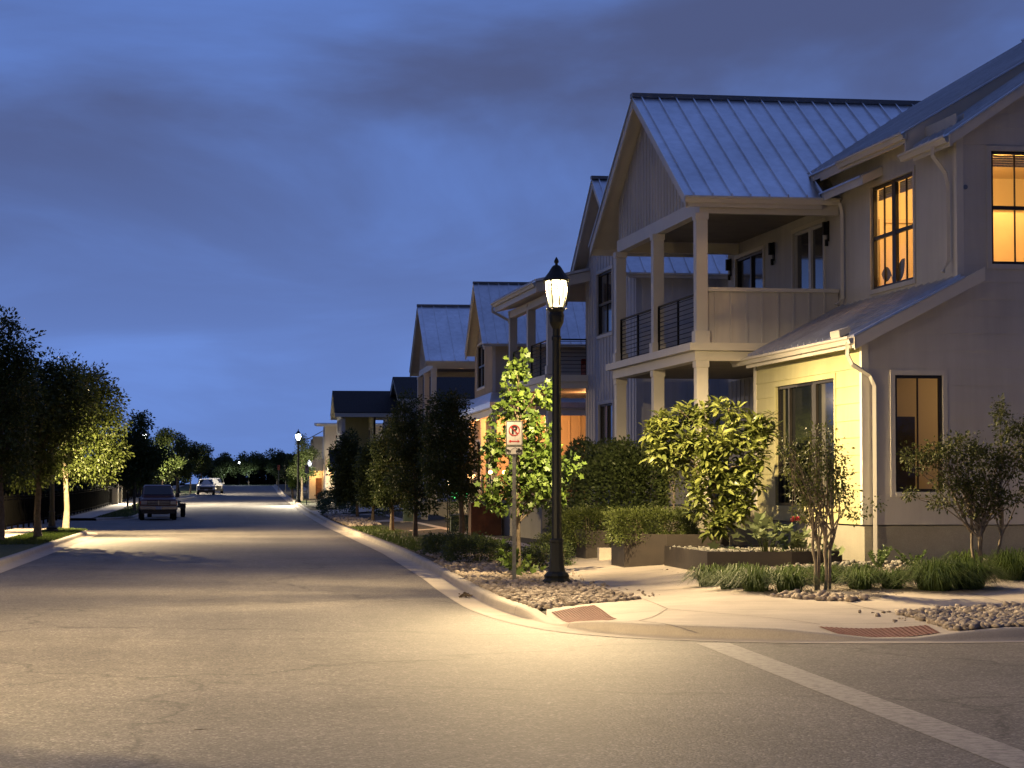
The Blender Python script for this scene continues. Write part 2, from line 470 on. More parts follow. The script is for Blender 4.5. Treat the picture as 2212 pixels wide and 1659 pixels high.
# ------------------------------------------------------------ mesh helpers
class MB:
    def __init__(s):
        s.v = []; s.f = []; s.m = []; s.cur = 0

    def face(s, pts):
        n = len(s.v); s.v.extend([tuple(p) for p in pts]); s.f.append(tuple(range(n, n + len(pts)))); s.m.append(s.cur)

    def hexa(s, p):
        """8 corners: bottom 0-3 ccw, top 4-7"""
        n = len(s.v); s.v.extend([tuple(q) for q in p])
        for q in ((0, 3, 2, 1), (4, 5, 6, 7), (0, 1, 5, 4), (1, 2, 6, 5), (2, 3, 7, 6), (3, 0, 4, 7)):
            s.f.append(tuple(n + i for i in q)); s.m.append(s.cur)

    def box(s, x0, x1, y0, y1, z0, z1):
        s.hexa([(x0, y0, z0), (x1, y0, z0), (x1, y1, z0), (x0, y1, z0), (x0, y0, z1), (x1, y0, z1), (x1, y1, z1), (x0, y1, z1)])

    def tube(s, pts, rad, n=8, cap=True):
        pts = [Vector(p) for p in pts]
        if not hasattr(rad, '__len__'):
            rad = [rad] * len(pts)
        base = len(s.v)
        ref = Vector((0.31, 0.17, 1)).normalized()
        for i, p in enumerate(pts):
            t = (pts[min(i + 1, len(pts) - 1)] - pts[max(i - 1, 0)])
            t = t.normalized() if t.length > 1e-9 else Vector((0, 0, 1))
            a = t.cross(ref)
            if a.length < .05:
                a = t.cross(Vector((1, 0, 0)))
            a.normalize(); b = t.cross(a)
            for k in range(n):
                w = 2 * pi * k / n
                s.v.append(tuple(p + (a * cos(w) + b * sin(w)) * rad[i]))
        for i in range(len(pts) - 1):
            for k in range(n):
                q = base + i * n
                s.f.append((q + k, q + (k + 1) % n, q + n + (k + 1) % n, q + n + k)); s.m.append(s.cur)
        if cap:
            s.f.append(tuple(base + k for k in range(n))); s.m.append(s.cur)
            e = base + (len(pts) - 1) * n
            s.f.append(tuple(e + k for k in reversed(range(n)))); s.m.append(s.cur)

    def lathe(s, prof, n=16, c=(0, 0, 0), flute=0.0):
        base = len(s.v)
        for (r, z) in prof:
            for k in range(n):
                w = 2 * pi * k / n
                rr = r * (1 + (flute if k % 2 else 0))
                s.v.append((c[0] + rr * cos(w), c[1] + rr * sin(w), c[2] + z))
        for i in range(len(prof) - 1):
            for k in range(n):
                q = base + i * n
                s.f.append((q + k, q + (k + 1) % n, q + n + (k + 1) % n, q + n + k)); s.m.append(s.cur)
        s.f.append(tuple(base + k for k in reversed(range(n)))); s.m.append(s.cur)
        e = base + (len(prof) - 1) * n
        s.f.append(tuple(e + k for k in range(n))); s.m.append(s.cur)

    def extrude(s, poly, axis_fn, d0, d1):
        """poly: 2-D outline; axis_fn(a, b, d) -> point"""
        n = len(poly); base = len(s.v)
        for d in (d0, d1):
            for (a, b) in poly:
                s.v.append(tuple(axis_fn(a, b, d)))
        s.f.append(tuple(base + k for k in reversed(range(n)))); s.m.append(s.cur)
        s.f.append(tuple(base + n + k for k in range(n))); s.m.append(s.cur)
        for k in range(n):
            j = (k + 1) % n
            s.f.append((base + k, base + j, base + n + j, base + n + k)); s.m.append(s.cur)

    def build(s, name, mats, parent=None, smooth=False, bevel=0.0):
        me = bpy.data.meshes.new(name)
        me.from_pydata(s.v, [], s.f)
        if not isinstance(mats, (list, tuple)):
            mats = [mats]
        for m in mats:
            me.materials.append(MATS[m] if isinstance(m, str) else m)
        if len(mats) > 1:
            me.polygons.foreach_set('material_index', s.m)
        if smooth:
            me.polygons.foreach_set('use_smooth', [True] * len(me.polygons))
        me.update()
        o = bpy.data.objects.new(name, me); COL.objects.link(o)
        if parent is not None:
            o.parent = parent
        if bevel:
            b = o.modifiers.new('edge', 'BEVEL'); b.width = bevel; b.segments = 2; b.limit_method = 'ANGLE'
        return o


def mesh_np(name, v, f, matname, parent=None, smooth=False):
    """v (N,3), f (M,k) arrays -> object"""
    me = bpy.data.meshes.new(name)
    v = np.asarray(v, np.float32); f = np.asarray(f, np.int32)
    me.vertices.add(len(v)); me.vertices.foreach_set('co', v.ravel())
    k = f.shape[1]
    me.loops.add(f.size); me.loops.foreach_set('vertex_index', f.ravel())
    me.polygons.add(len(f))
    me.polygons.foreach_set('loop_start', np.arange(0, f.size, k, dtype=np.int32))
    if smooth:
        me.polygons.foreach_set('use_smooth', np.ones(len(f), bool))
    me.materials.append(MATS[matname])
    me.update(calc_edges=True)
    o = bpy.data.objects.new(name, me); COL.objects.link(o)
    if parent is not None:
        o.parent = parent
    return o


def tag(o, label=None, cat=None, group=None, kind=None):
    if label: o['label'] = label
    if cat: o['category'] = cat
    if group: o['group'] = group
    if kind: o['kind'] = kind
    return o


def thing(name, label, cat, loc=(0, 0, 0), rz=0.0, group=None):
    o = bpy.data.objects.new(name, None); COL.objects.link(o)
    o.empty_display_size = .2
    o.location = loc; o.rotation_euler = (0, 0, rz)
    return tag(o, label, cat, group)


def copy_thing(src, loc, rz, label, sc=1.0, group=None):
    r = src.copy(); COL.objects.link(r); r.location = loc; r.rotation_euler = (0, 0, rz); r.scale = (sc, sc, sc)
    r['label'] = label
    if group: r['group'] = group

    def rec(a, b):
        for ch in list(a.children):
            c = ch.copy(); COL.objects.link(c); c.parent = b
            rec(ch, c)
    rec(src, r)
    return r


def point_light(name, loc, power, col, radius=.06, parent=None):
    d = bpy.data.lights.new(name, 'POINT'); d.energy = power; d.color = col; d.shadow_soft_size = radius
    o = bpy.data.objects.new(name, d); COL.objects.link(o); o.location = loc
    if parent is not None: o.parent = parent
    return o


# what a lantern with a prismatic refractor sends out: (degrees below level, relative strength)
LANTERN = ((-90, .012), (-20, .018), (0, .035), (7, .19), (13, .58), (21, .90), (30, 1.0), (40, .86), (50, .56), (65, .30), (90, .20))


def lantern_light(name, loc, power, col, radius=.10, parent=None):
    """point lamp with the measured-style spread of a street lantern"""
    o = point_light(name, loc, power, col, radius, parent)
    d = o.data; d.use_nodes = True
    nt = d.node_tree; N, L = nt.nodes, nt.links
    em = N['Emission']
    tc = N.new('ShaderNodeTexCoord'); sp = N.new('ShaderNodeSeparateXYZ')
    L.new(tc.outputs['Normal'], sp.inputs[0])
    mr = N.new('ShaderNodeMapRange'); mr.inputs[1].default_value = 1; mr.inputs[2].default_value = -1
    L.new(sp.outputs['Z'], mr.inputs[0])
    cr = N.new('ShaderNodeValToRGB'); e = cr.color_ramp.elements
    for k, (a, v) in enumerate(LANTERN):
        p = (1 + sin(radians(a))) / 2
        el = e[0] if k == 0 else (e[1] if k == 1 else e.new(p))
        el.position = p; el.color = (v, v, v, 1)
    L.new(mr.outputs[0], cr.inputs[0])
    L.new(cr.outputs[0], em.inputs['Strength'])
    return o


def patch(name, poly, off, matname, step=1.0, kind='structure', hf=None, parent=None):
    """a sheet over polygon poly that follows the land, off above it"""
    hf = hf or H
    bm = bmesh.new()
    vs = [bm.verts.new((x, y, 0)) for x, y in poly]
    f = bm.faces.new(vs)
    bmesh.ops.triangulate(bm, faces=[f])
    xs = [p[0] for p in poly]; ys = [p[1] for p in poly]
    for ax, lo, hi in ((0, min(xs), max(xs)), (1, min(ys), max(ys))):
        k = math.ceil(lo / step) * step
        while k < hi:
            co = [0, 0, 0]; co[ax] = k; no = [0, 0, 0]; no[ax] = 1
            bmesh.ops.bisect_plane(bm, geom=bm.verts[:] + bm.edges[:] + bm.faces[:], plane_co=co, plane_no=no)
            k += step
    for v in bm.verts:
        v.co.z = hf(v.co.x, v.co.y) + off
    bmesh.ops.recalc_face_normals(bm, faces=bm.faces)
    me = bpy.data.meshes.new(name); bm.to_mesh(me); bm.free()
    if len(me.polygons) and me.polygons[0].normal.z < 0:
        me.flip_normals()
    me.polygons.foreach_set('use_smooth', [True] * len(me.polygons))
    me.materials.append(MATS[matname])
    o = bpy.data.objects.new(name, me); COL.objects.link(o)
    if kind: o['kind'] = kind
    if parent is not None: o.parent = parent
    return o


def inpoly(x, y, poly):
    c = False; j = len(poly) - 1
    for i in range(len(poly)):
        xi, yi = poly[i]; xj, yj = poly[j]
        if (yi > y) != (yj > y) and x < (xj - xi) * (y - yi) / (yj - yi) + xi:
            c = not c
        j = i
    return c


# ------------------------------------------------------------ setting: ground, roads, kerbs, beds
patch('ground', [(-1500, -300), (1500, -300), (1500, 2500), (-1500, 2500)], -.30, 'soil', 100, hf=lambda x, y: zr(y))
patch('road', [(-40, -40), (45, -40), (45, 345), (-40, 345)], 0.0, 'asphalt', 6, hf=lambda x, y: zr(y))

KR = [(4.6, 345), (4.3, 285), (3.95, 240), (3.9, 180), (3.92, 120), (3.97, 90), (3.98, 65), (3.84, 55), (3.70, 46.5), (3.55, 41), (3.48, 37), (3.47, 34.5), (3.59, 32.2),
      (3.76, 30.5), (4.02, 29.05), (4.42, 28.1), (4.94, 27.44), (5.75, 26.95), (7.0, 26.58), (8.2, 26.55), (9.4, 26.66), (12, 26.75), (40, 27.2)]


def resample(pl, lo=.5):
    out = []
    for (a, b) in zip(pl[:-1], pl[1:]):
        d = hypot(b[0] - a[0], b[1] - a[1])
        n = max(1, int(d / (lo if min(a[1], b[1]) < 60 and max(a[0], b[0]) < 15 else 6)))
        for k in range(n):
            t = k / n; out.append((a[0] + (b[0] - a[0]) * t, a[1] + (b[1] - a[1]) * t))
    out.append(pl[-1])
    return out


def smooth_line(pl, it=3):
    for _ in range(it):
        q = [pl[0]]
        for i in range(1, len(pl) - 1):
            q.append(((pl[i - 1][0] + 2 * pl[i][0] + pl[i + 1][0]) / 4, (pl[i - 1][1] + 2 * pl[i][1] + pl[i + 1][1]) / 4))
        q.append(pl[-1]); pl = q
    return pl


def offset_line(pl, d):
    out = []
    for i, p in enumerate(pl):
        a = pl[max(i - 1, 0)]; b = pl[min(i + 1, len(pl) - 1)]
        tx, ty = b[0] - a[0], b[1] - a[1]; l = hypot(tx, ty) or 1
        out.append((p[0] - ty / l * d, p[1] + tx / l * d))
    return out


def kerb(name, line, pan=.40, hf=H):
    """gutter pan, rounded face and top; line runs with the land on its left"""
    prof = [(0, None, .006), (pan, None, .010), (pan + .015, .35, 0), (pan + .03, .8, 0), (pan + .05, .97, .0), (pan + .08, 1, .004), (pan + .20, 1, .006), (pan + .215, .9, .0)]
    mb = MB()
    rows = []
    for d, fr, off in prof:
        q = offset_line(line, d); row = []
        top = offset_line(line, pan + .21)
        for (p, t) in zip(q, top):
            base = zr(p[1])
            hk = max(hf(t[0], t[1]) - base + .006, .016)
            row.append((p[0], p[1], base + off if fr is None else base + hk * fr + (off if fr == 1 else 0)))
        rows.append(row)
    for r0, r1 in zip(rows[:-1], rows[1:]):
        for i in range(len(line) - 1):
            mb.face([r0[i], r0[i + 1], r1[i + 1], r1[i]])
    o = mb.build(name, 'kerb', None, smooth=False)
    me = o.data
    bm = bmesh.new(); bm.from_mesh(me); bmesh.ops.remove_doubles(bm, verts=bm.verts, dist=.0005)
    bmesh.ops.recalc_face_normals(bm, faces=bm.faces); bm.to_mesh(me); bm.free()
    me.polygons.foreach_set('use_smooth', [True] * len(me.polygons))
    tag(o, kind='structure')
    return o


KRs = smooth_line(resample(KR), 6)
kerb('kerb', KRs)
back = offset_line(KRs, .60)
NEARB = [p for p in back if p[1] < 60.5 or p[0] > 12]
FARB = [p for p in back if p[1] >= 59.5 and p[0] < 12]
patch('verge', NEARB + [(40, 60)], -.012, 'soil', .7)
patch('verge', FARB + [(45, 60), (45, 345)], -.012, 'soil', 8)

ROCK1 = [p for p in back if 31.75 < p[1] < 52 and p[0] < 6] + [(4.35, 32.35), (6.12, 34.45), (5.95, 40.5), (6.4, 47.3), (6.3, 52)]
ROCK1[:] = ROCK1
patch('rock_bed', ROCK1, .004, 'rock_soil', .7)
SPLIT = min((p for p in back if p[1] < 30), key=lambda p: abs(p[0] - 8.75))[0]
plaza_kerb = [p for p in back if (p[1] <= 31.75 or p[0] > 5) and p[0] <= SPLIT and p[1] < 31.8]
PLAZA = plaza_kerb + [(8.8, 30.1), (11.25, 31.85), (20, 32.6), (20, 35.9), (12.6, 35.6), (10.93, 35.0), (8.95, 32.65), (7.9, 33.6), (8.1, 39.1), (8.34, 45.8), (7.95, 53.8), (7.9, 60),
                      (6.3, 60), (6.3, 52), (6.4, 47.3), (5.95, 40.5), (6.12, 34.45), (4.35, 32.35)]
patch('pavement', PLAZA, .008, 'sidewalk', .35)
patch('pavement', [(6.3, 60), (7.9, 60), (7.9, 330), (6.3, 330)], .008, 'sidewalk', 6)
ROCK2 = [(8.8, 30.1)] + [p for p in back if p[0] >= SPLIT and p[0] < 20 and p[1] < 30] + [(20, 32.6), (11.25, 31.85)]
patch('rock_bed', ROCK2, .004, 'rock_soil', .7)
GRAVEL = [(7.9, 33.6), (8.95, 32.65), (10.93, 35.0), (12.6, 35.6), (20, 35.9), (20, 42), (11.3, 42), (10.9, 48), (8.2, 53), (8.34, 45.8), (8.1, 39.1)]
patch('gravel_bed', GRAVEL, .004, 'gravel', .7)

# left side: two stretches of kerb with a drive between them
KL1 = [(-6.9, 97.2), (-6.2, 95.6), (-5.7, 94), (-5.48, 91.5), (-5.42, 85), (-5.2, 60), (-5.0, 20), (-5.0, -35)]
KL2 = [(-2.0, 345), (-3.0, 300), (-3.9, 262), (-4.3, 232), (-4.55, 220), (-5.3, 214), (-7.2, 211)]
KL3 = [(-7.2, 182), (-5.8, 178), (-5.4, 172), (-5.3, 150), (-5.35, 128), (-5.8, 124.5), (-7.2, 122.5)]
LEFTB = []
for KL, far in ((KL1, [(-40, -35), (-40, 97.2)]), (KL2, [(-40, 211), (-40, 345)]), (KL3, [(-40, 122.5), (-40, 182)])):
    l = smooth_line(resample(KL[::-1], 1.0), 1)
    kerb('kerb', l)
    b = offset_line(l, .60)
    patch('verge', b + far, -.012, 'soil', 5)
    LEFTB.append(b)
patch('lawn_ground', [p for p in LEFTB[0] if p[0] > -7.5] + [(-7.8, -30), (-7.8, 96)], .004, 'grass_soil', 4)
patch('lawn_ground', [p for p in LEFTB[2] if p[0] > -7.5] + [(-7.8, 125), (-7.8, 180)], .004, 'grass_soil', 4)
patch('lawn_ground', [p for p in LEFTB[1] if p[0] > -6.8] + [(-7.8, 214), (-7.8, 300), (-6, 340)], .004, 'grass_soil', 6)
for y0, y1 in ((-30, 97), (123, 181), (212, 330)):
    patch('pavement', [(-9.3, y0), (-7.85, y0), (-7.85, y1), (-9.3, y1)], .008, 'sidewalk', 6)
# lawns and rock strips along the right-hand verge
patch('lawn_ground', [(4.62, 60), (6.25, 62), (6.25, 100), (4.62, 97)], .004, 'grass_soil', 3)
patch('rock_bed', [(4.62, 97.2), (6.25, 100.2), (6.25, 128), (4.58, 128)], .004, 'rock_soil', 4)
patch('lawn_ground', [(4.58, 160), (6.25, 160), (6.25, 215), (4.58, 215)], .004, 'grass_soil', 6)
patch('drive', [(4.3, 132), (20, 132), (20, 146), (4.3, 146)], .010, 'sidewalk', 5)
patch('far_bank', [(-60, 345), (70, 345), (70, 420), (-60, 420)], .02, 'grass_soil', 12, hf=lambda x, y: zr(y))

# painted line of the crossing
mb = MB()
for k in range(26):
    y0, y1 = 27.0 - k * 1.0, 26.0 - k * 1.0
    xa = 5.44 - (27 - y0) * .027; xb = 5.44 - (27 - y1) * .027
    mb.face([(xb, y1, .004), (xb + .40, y1, .004), (xa + .40, y0, .004), (xa, y0, .004)])
tag(mb.build('road_marking', 'worn'), kind='structure')


def tactile(poly, label):
    """truncated-dome warning plate let into the ramp"""
    mb = MB()
    p = [Vector((x, y, 0)) for x, y in poly]

    def at(s, t):
        q = (p[0] * (1 - s) + p[1] * s) * (1 - t) + (p[3] * (1 - s) + p[2] * s) * t
        return Vector((q.x, q.y, H(q.x, q.y) + .016))
    n = 8
    for i in range(n):
        for j in range(n):
            mb.face([at(i / n, j / n), at(i / n, (j + 1) / n), at((i + 1) / n, (j + 1) / n), at((i + 1) / n, j / n)][::-1])
    nu = max(3, int((p[1] - p[0]).length / .062)); nv = max(3, int((p[3] - p[0]).length / .062))
    for i in range(nu):
        for j in range(nv):
            c = at((i + .5) / nu, (j + .5) / nv)
            mb.lathe([(.018, 0), (.015, .005), (.009, .007)], 6, c)
    o = mb.build('tactile_plate', 'tactile_red')
    return tag(o, label, 'tactile paving', 'tactile plates at the corner ramps')


tactile([(4.36, 31.95), (5.1, 32.75), (5.1, 30.75), (4.52, 29.95)], 'red domed ramp plate in front of the lamp post rock bed')
tactile([(7.2, 28.0), (8.62, 28.05), (8.55, 27.28), (7.25, 27.24)], 'red domed ramp plate beside the rock bed nearest the grass border')

# tooled joints and a saw cut or two in the corner paving
def joint(pts, w=.022):
    mb = MB()
    for (x0, y0), (x1, y1) in zip(pts[:-1], pts[1:]):
        L = hypot(x1 - x0, y1 - y0); n = max(2, int(L / .3)); px, py = -(y1 - y0) / L * w / 2, (x1 - x0) / L * w / 2
        for k in range(n):
            a, b = k / n, (k + 1) / n
            xa, ya, xb, yb = x0 + (x1 - x0) * a, y0 + (y1 - y0) * a, x0 + (x1 - x0) * b, y0 + (y1 - y0) * b
            za, zb = H(xa, ya) + .0125, H(xb, yb) + .0125
            mb.face([(xa - px, ya - py, za), (xa + px, ya + py, za), (xb + px, yb + py, zb), (xb - px, yb - py, zb)])
    tag(mb.build('pavement_joint', 'joint_grey'), kind='structure')


joint([(6.12, 34.4), (6.0, 31.8), (5.1, 29.0), (5.4, 27.75)])
joint([(6.0, 31.8), (7.3, 28.3)])
joint([(8.82, 32.6), (8.84, 30.15)])
for y in (36.5, 38.6, 40.7, 42.8, 44.9):
    joint([(6.05 + max(0, y - 40.5) * .066, y), (8.0, y)], .03)
for x in (11.2, 13.4):
    joint([(x, 31.95 + (x - 11.25) * .09), (x - .1, 35.0)], .028)
# ------------------------------------------------------------ stones
def ico(sub=1):
    bm = bmesh.new(); bmesh.ops.create_icosphere(bm, subdivisions=sub, radius=1)
    v = np.array([q.co[:] for q in bm.verts]); f = np.array([[q.index for q in g.verts] for g in bm.faces]); bm.free()
    return v, f


ICO = ico(2); ICO1 = ico(1)


def rot_mats(rng, n, tilt=None):
    """random rotations; tilt limits them to about the vertical"""
    q = rng.normal(size=(n, 4)); q /= np.linalg.norm(q, axis=1)[:, None]
    w, x, y, z = q.T
    return np.stack([np.stack([1 - 2 * (y * y + z * z), 2 * (x * y - z * w), 2 * (x * z + y * w)], -1),
                     np.stack([2 * (x * y + z * w), 1 - 2 * (x * x + z * z), 2 * (y * z - x * w)], -1),
                     np.stack([2 * (x * z - y * w), 2 * (y * z + x * w), 1 - 2 * (x * x + y * y)], -1)], 1)


def stones(name, poly, n, r0, r1, matname, seed, hf=H, lift=.25, base=ICO1):
    rng = np.random.default_rng(seed); rr = random.Random(seed)
    xs = [p[0] for p in poly]; ys = [p[1] for p in poly]
    pts = []
    while len(pts) < n:
        x = rr.uniform(min(xs), max(xs)); y = rr.uniform(min(ys), max(ys))
        if inpoly(x, y, poly): pts.append((x, y, hf(x, y)))
    pts = np.array(pts)
    bv, bf = base
    sc = (r0 + (r1 - r0) * rng.random(n) ** 1.7 * 1.25)[:, None] * np.stack([rng.uniform(.8, 1.35, n), rng.uniform(.7, 1.05, n), rng.uniform(.45, .75, n)], 1)
    lump = 1 + .16 * rng.normal(size=(n, len(bv), 1)).clip(-1.6, 1.6)
    v = bv[None] * lump * sc[:, None, :]
    a = rng.uniform(0, 2 * pi, n); t = rng.normal(0, .35, n)
    ca, sa, ct, st = np.cos(a), np.sin(a), np.cos(t), np.sin(t)
    x, y, z = v[..., 0], v[..., 1], v[..., 2]
    x2 = x * ct[:, None] - z * st[:, None]; z2 = x * st[:, None] + z * ct[:, None]
    v = np.stack([x2 * ca[:, None] - y * sa[:, None], x2 * sa[:, None] + y * ca[:, None], z2], -1)
    v += pts[:, None, :]; v[..., 2] += (sc[:, 2] * lift * 2 + rng.uniform(0, .02, n))[:, None]
    f = bf[None] + (np.arange(n) * len(bv))[:, None, None]
    o = mesh_np(name, v.reshape(-1, 3), f.reshape(-1, 3), matname, smooth=False)
    return tag(o, kind='stuff')


# ------------------------------------------------------------ leaves
def leaf_shape(kind):
    """outline in (along, across, up) with unit length; faces"""
    if kind == 'diamond':
        v = [(0, 0, 0), (.5, -.28, .07), (1, 0, -.05), (.5, .28, .07)]
        f = [(0, 1, 2), (0, 2, 3)]
    elif kind == 'long':      # drooping lance leaf
        v = [(0, 0, 0), (.3, -.15, .05), (.3, .15, .05), (.7, -.14, -.04), (.7, .14, -.04), (1, 0, -.22), (.3, 0, .01), (.7, 0, -.08)]
        f = [(0, 1, 6), (0, 6, 2), (1, 3, 7), (1, 7, 6), (6, 7, 4), (6, 4, 2), (3, 5, 7), (7, 5, 4)]
    elif kind == 'lobed':     # maple / fig like
        v = [(0.1, 0, 0), (0, -.3, .05), (.38, -.24, 0), (.5, -.52, .1), (.68, -.2, 0), (1, 0, .04), (.68, .2, 0), (.5, .52, .1), (.38, .24, 0), (0, .3, .05)]
        f = [(0, 1, 2), (0, 2, 4), (2, 3, 4), (0, 4, 5), (0, 5, 6), (0, 6, 8), (6, 7, 8), (0, 8, 9)]
    elif kind == 'round':     # broad mallow leaf
        v = [(.15, 0, -.05)] + [(.5 + .5 * cos(w) * (1 if k % 2 else .86), .5 * sin(w) * (1 if k % 2 else .86), .06) for k, w in enumerate([2 * pi * k / 12 for k in range(12)])]
        f = [(0, 1 + k, 1 + (k + 1) % 12) for k in range(12)]
    return np.array(v, float), np.array(f, int)


def leaf_cloud(P, dirs, size, kind, rng, up=.35):
    """P (N,3) leaf bases, dirs (N,3) growing directions; size (N,) -> verts, faces"""
    lv, lf = leaf_shape(kind); n = len(P)
    d = dirs / (np.linalg.norm(dirs, axis=1)[:, None] + 1e-9)
    nrm = rng.normal(size=(n, 3)); nrm[:, 2] = np.abs(nrm[:, 2]) + up
    s = np.cross(nrm, d); s /= (np.linalg.norm(s, axis=1)[:, None] + 1e-9)
    u = np.cross(d, s)
    v = (lv[None, :, 0, None] * d[:, None] + lv[None, :, 1, None] * s[:, None] + lv[None, :, 2, None] * u[:, None]) * size[:, None, None] + P[:, None]
    f = lf[None] + (np.arange(n) * len(lv))[:, None, None]
    return v.reshape(-1, 3), f.reshape(-1, 3)


def blob_points(blobs, nclump, per, rng, spread, skin=.55):
    """blobs (cx,cy,cz,rx,ry,rz): clump centres mostly near the skin, leaves scattered round each"""
    b = np.array(blobs, float)
    vol = (b[:, 3] * b[:, 4] * b[:, 5]) ** .72
    idx = rng.choice(len(b), nclump, p=vol / vol.sum())
    d = rng.normal(size=(nclump, 3)); d /= np.linalg.norm(d, axis=1)[:, None]
    r = skin + (1 - skin) * rng.random(nclump) ** .6
    r *= rng.uniform(.82, 1.12, nclump)
    c = b[idx, :3] + d * r[:, None] * b[idx, 3:]
    k = rng.poisson(per, nclump).clip(2)
    ci = np.repeat(np.arange(nclump), k)
    o = rng.normal(size=(len(ci), 3)); o /= np.linalg.norm(o, axis=1)[:, None]
    o *= rng.random(len(ci))[:, None] ** .5
    sp = spread * rng.uniform(.6, 1.3, nclump)
    P = c[ci] + o * sp[ci, None]
    dirs = o + .35 * d[ci] + rng.normal(size=o.shape) * .35
    return P, dirs, c


def crown_mesh(name, blobs, nclump, per, spread, size, kind, matname, seed, parent, skin=.55, droop=.25, up=.35):
    rng = np.random.default_rng(seed)
    P, d, c = blob_points(blobs, nclump, per, rng, spread, skin)
    d[:, 2] -= droop
    sz = size * rng.uniform(.5, 1.35, len(P))
    v, f = leaf_cloud(P, d, sz, kind, rng, up)
    return mesh_np(name, v, f, matname, parent), c


def trunk_mesh(name, base_r, height, ends, parent, matname='bark', lean=(0, 0), seed=0, first=.35, n=8, twig=.012):
    """tapered trunk that divides into limbs reaching the points in ends"""
    rr = random.Random(seed)
    mb = MB()
    k = 7
    pts = []; rad = []
    for i in range(k):
        t = i / (k - 1)
        pts.append((lean[0] * t + rr.uniform(-1, 1) * base_r * .35 * (0 < i), lean[1] * t + rr.uniform(-1, 1) * base_r * .35 * (0 < i), height * t))
        rad.append(base_r * (1.25 if i == 0 else 1 - .62 * t))
    mb.tube(pts, rad, n)
    for e in ends:
        t = min(.97, max(first, (e[2] - .25 * hypot(e[0], e[1])) / max(height, .1) * rr.uniform(.62, .9)))
        i = t * (k - 1); j = min(k - 2, int(i)); w = i - j
        s = Vector(pts[j]).lerp(Vector(pts[j + 1]), w); r = (rad[j] * (1 - w) + rad[j + 1] * w) * .55
        e = Vector(e)
        m = s.lerp(e, .5) + Vector((0, 0, .12 * (e - s).length)) + Vector((rr.uniform(-1, 1), rr.uniform(-1, 1), 0)) * .06 * (e - s).length
        mb.tube([s, s.lerp(m, .5), m, m.lerp(e, .55), e], [r, r * .85, r * .6, r * .4, max(twig, r * .2)], max(5, n - 3), cap=False)
    return mb.build(name, matname, parent, smooth=True)


def tree(name, label, loc, trunk_r, trunk_h, blobs, nclump, per, spread, leaf, kind, lmat, seed, group=None, bark='bark', cat='tree', nlimb=9, rz=0.0, first=.35, skin=.55, lean=(0, 0), up=.35):
    root = thing(name, label, cat, loc, rz, group)
    cr, c = crown_mesh('crown', blobs, nclump, per, spread, leaf, kind, lmat, seed, root, skin=skin, up=up)
    rng = np.random.default_rng(seed + 5)
    pick = c[rng.choice(len(c), min(nlimb, len(c)), replace=False)]
    trunk_mesh('trunk', trunk_r, trunk_h, [tuple(p) for p in pick], root, bark, lean, seed, first)
    return root


def gauss_blobs(rng, n, cz, rx, rz, br):
    """an uneven crown made of n overlapping blobs"""
    out = [(0, 0, cz, rx * .55, rx * .55, rz * .7)]
    for i in range(n):
        a = rng.uniform(0, 2 * pi); zz = rng.uniform(-1, 1)
        rr = sqrt(max(0, 1 - zz * zz * .8)) * rng.uniform(.45, .95)
        out.append((cos(a) * rr * rx, sin(a) * rr * rx, cz + zz * rz * .85, br * rng.uniform(.7, 1.3), br * rng.uniform(.7, 1.3), br * rng.uniform(.6, 1.1)))
    return out


def grass_clump(name, label, loc, r, h, n, seed, cat='grass clump', group='grass clumps along the pavement border', matname='grass_blade', width=.012, oval=1.0):
    rng = np.random.default_rng(seed)
    V = []; F = []
    for i in range(n):
        a = rng.uniform(0, 2 * pi); q = rng.random() ** .6 * r * .36
        bx, by = cos(a) * q * oval, sin(a) * q
        out = rng.uniform(.25, 1.35) * r; hh = h * rng.uniform(.5, 1.0) * (1.0 - .25 * out / r)
        a2 = a + rng.normal(0, .5)
        dx, dy = cos(a2), sin(a2); w = width * rng.uniform(.6, 1.3)
        px, py = -dy * w / 2, dx * w / 2
        b = len(V)
        for t, hz, ww in ((0, 0, 1), (.22, .66, 1), (.58, 1.0, .85), (1, .72 - .62 * rng.random(), .12)):
            cx, cy_ = bx + dx * out * t ** 1.25, by + dy * out * t ** 1.25
            V += [(cx - px * ww, cy_ - py * ww, hh * hz), (cx + px * ww, cy_ + py * ww, hh * hz)]
        for k in range(3):
            F.append((b + 2 * k, b + 2 * k + 1, b + 2 * k + 3, b + 2 * k + 2))
    o = mesh_np(name, V, F, matname)
    o.location = loc
    return tag(o, label, cat, group)


# river stones
R1N = [p for p in ROCK1]
stones('river_stones', [p for p in R1N if p[1] < 60], 4600, .026, .064, 'river_rock', 11)
R2N = [(8.8, 30.1)] + [p for p in back if SPLIT <= p[0] < 13.2 and p[1] < 30] + [(13.2, 32.1), (11.25, 31.85)]
stones('river_stones', R2N, 4600, .028, .066, 'river_rock', 12)
stones('river_stones', [(8.72, 28.9), (8.72, 27.25), (9.7, 27.2), (9.3, 28.6)], 240, .028, .066, 'river_rock', 18)
stones('river_stones', [(7.95, 33.75), (8.3, 33.2), (8.95, 32.75), (9.3, 33.2), (8.9, 33.7), (8.3, 34.0)], 150, .03, .075, 'river_rock', 13)
stones('stray_pebbles', [(4.6, 32.6), (6.6, 34.9), (6.3, 40.5), (6.8, 47), (6.4, 47), (6.0, 40.5), (6.1, 34.6), (4.6, 32.3)], 70, .012, .035, 'river_rock', 21)
stones('stray_pebbles', [(8.3, 30.3), (8.3, 28.2), (8.75, 28.2), (8.8, 30.1), (11.25, 31.9), (13, 32.1), (13, 32.5), (11.2, 32.3)], 60, .012, .035, 'river_rock', 22)
stones('dark_stones', [(8.9, 36.2), (11.2, 36.2), (13.5, 37.5), (13.5, 39.5), (11.0, 39.7), (9.7, 39.0), (8.6, 39.2)], 420, .03, .07, 'dark_rock', 14)
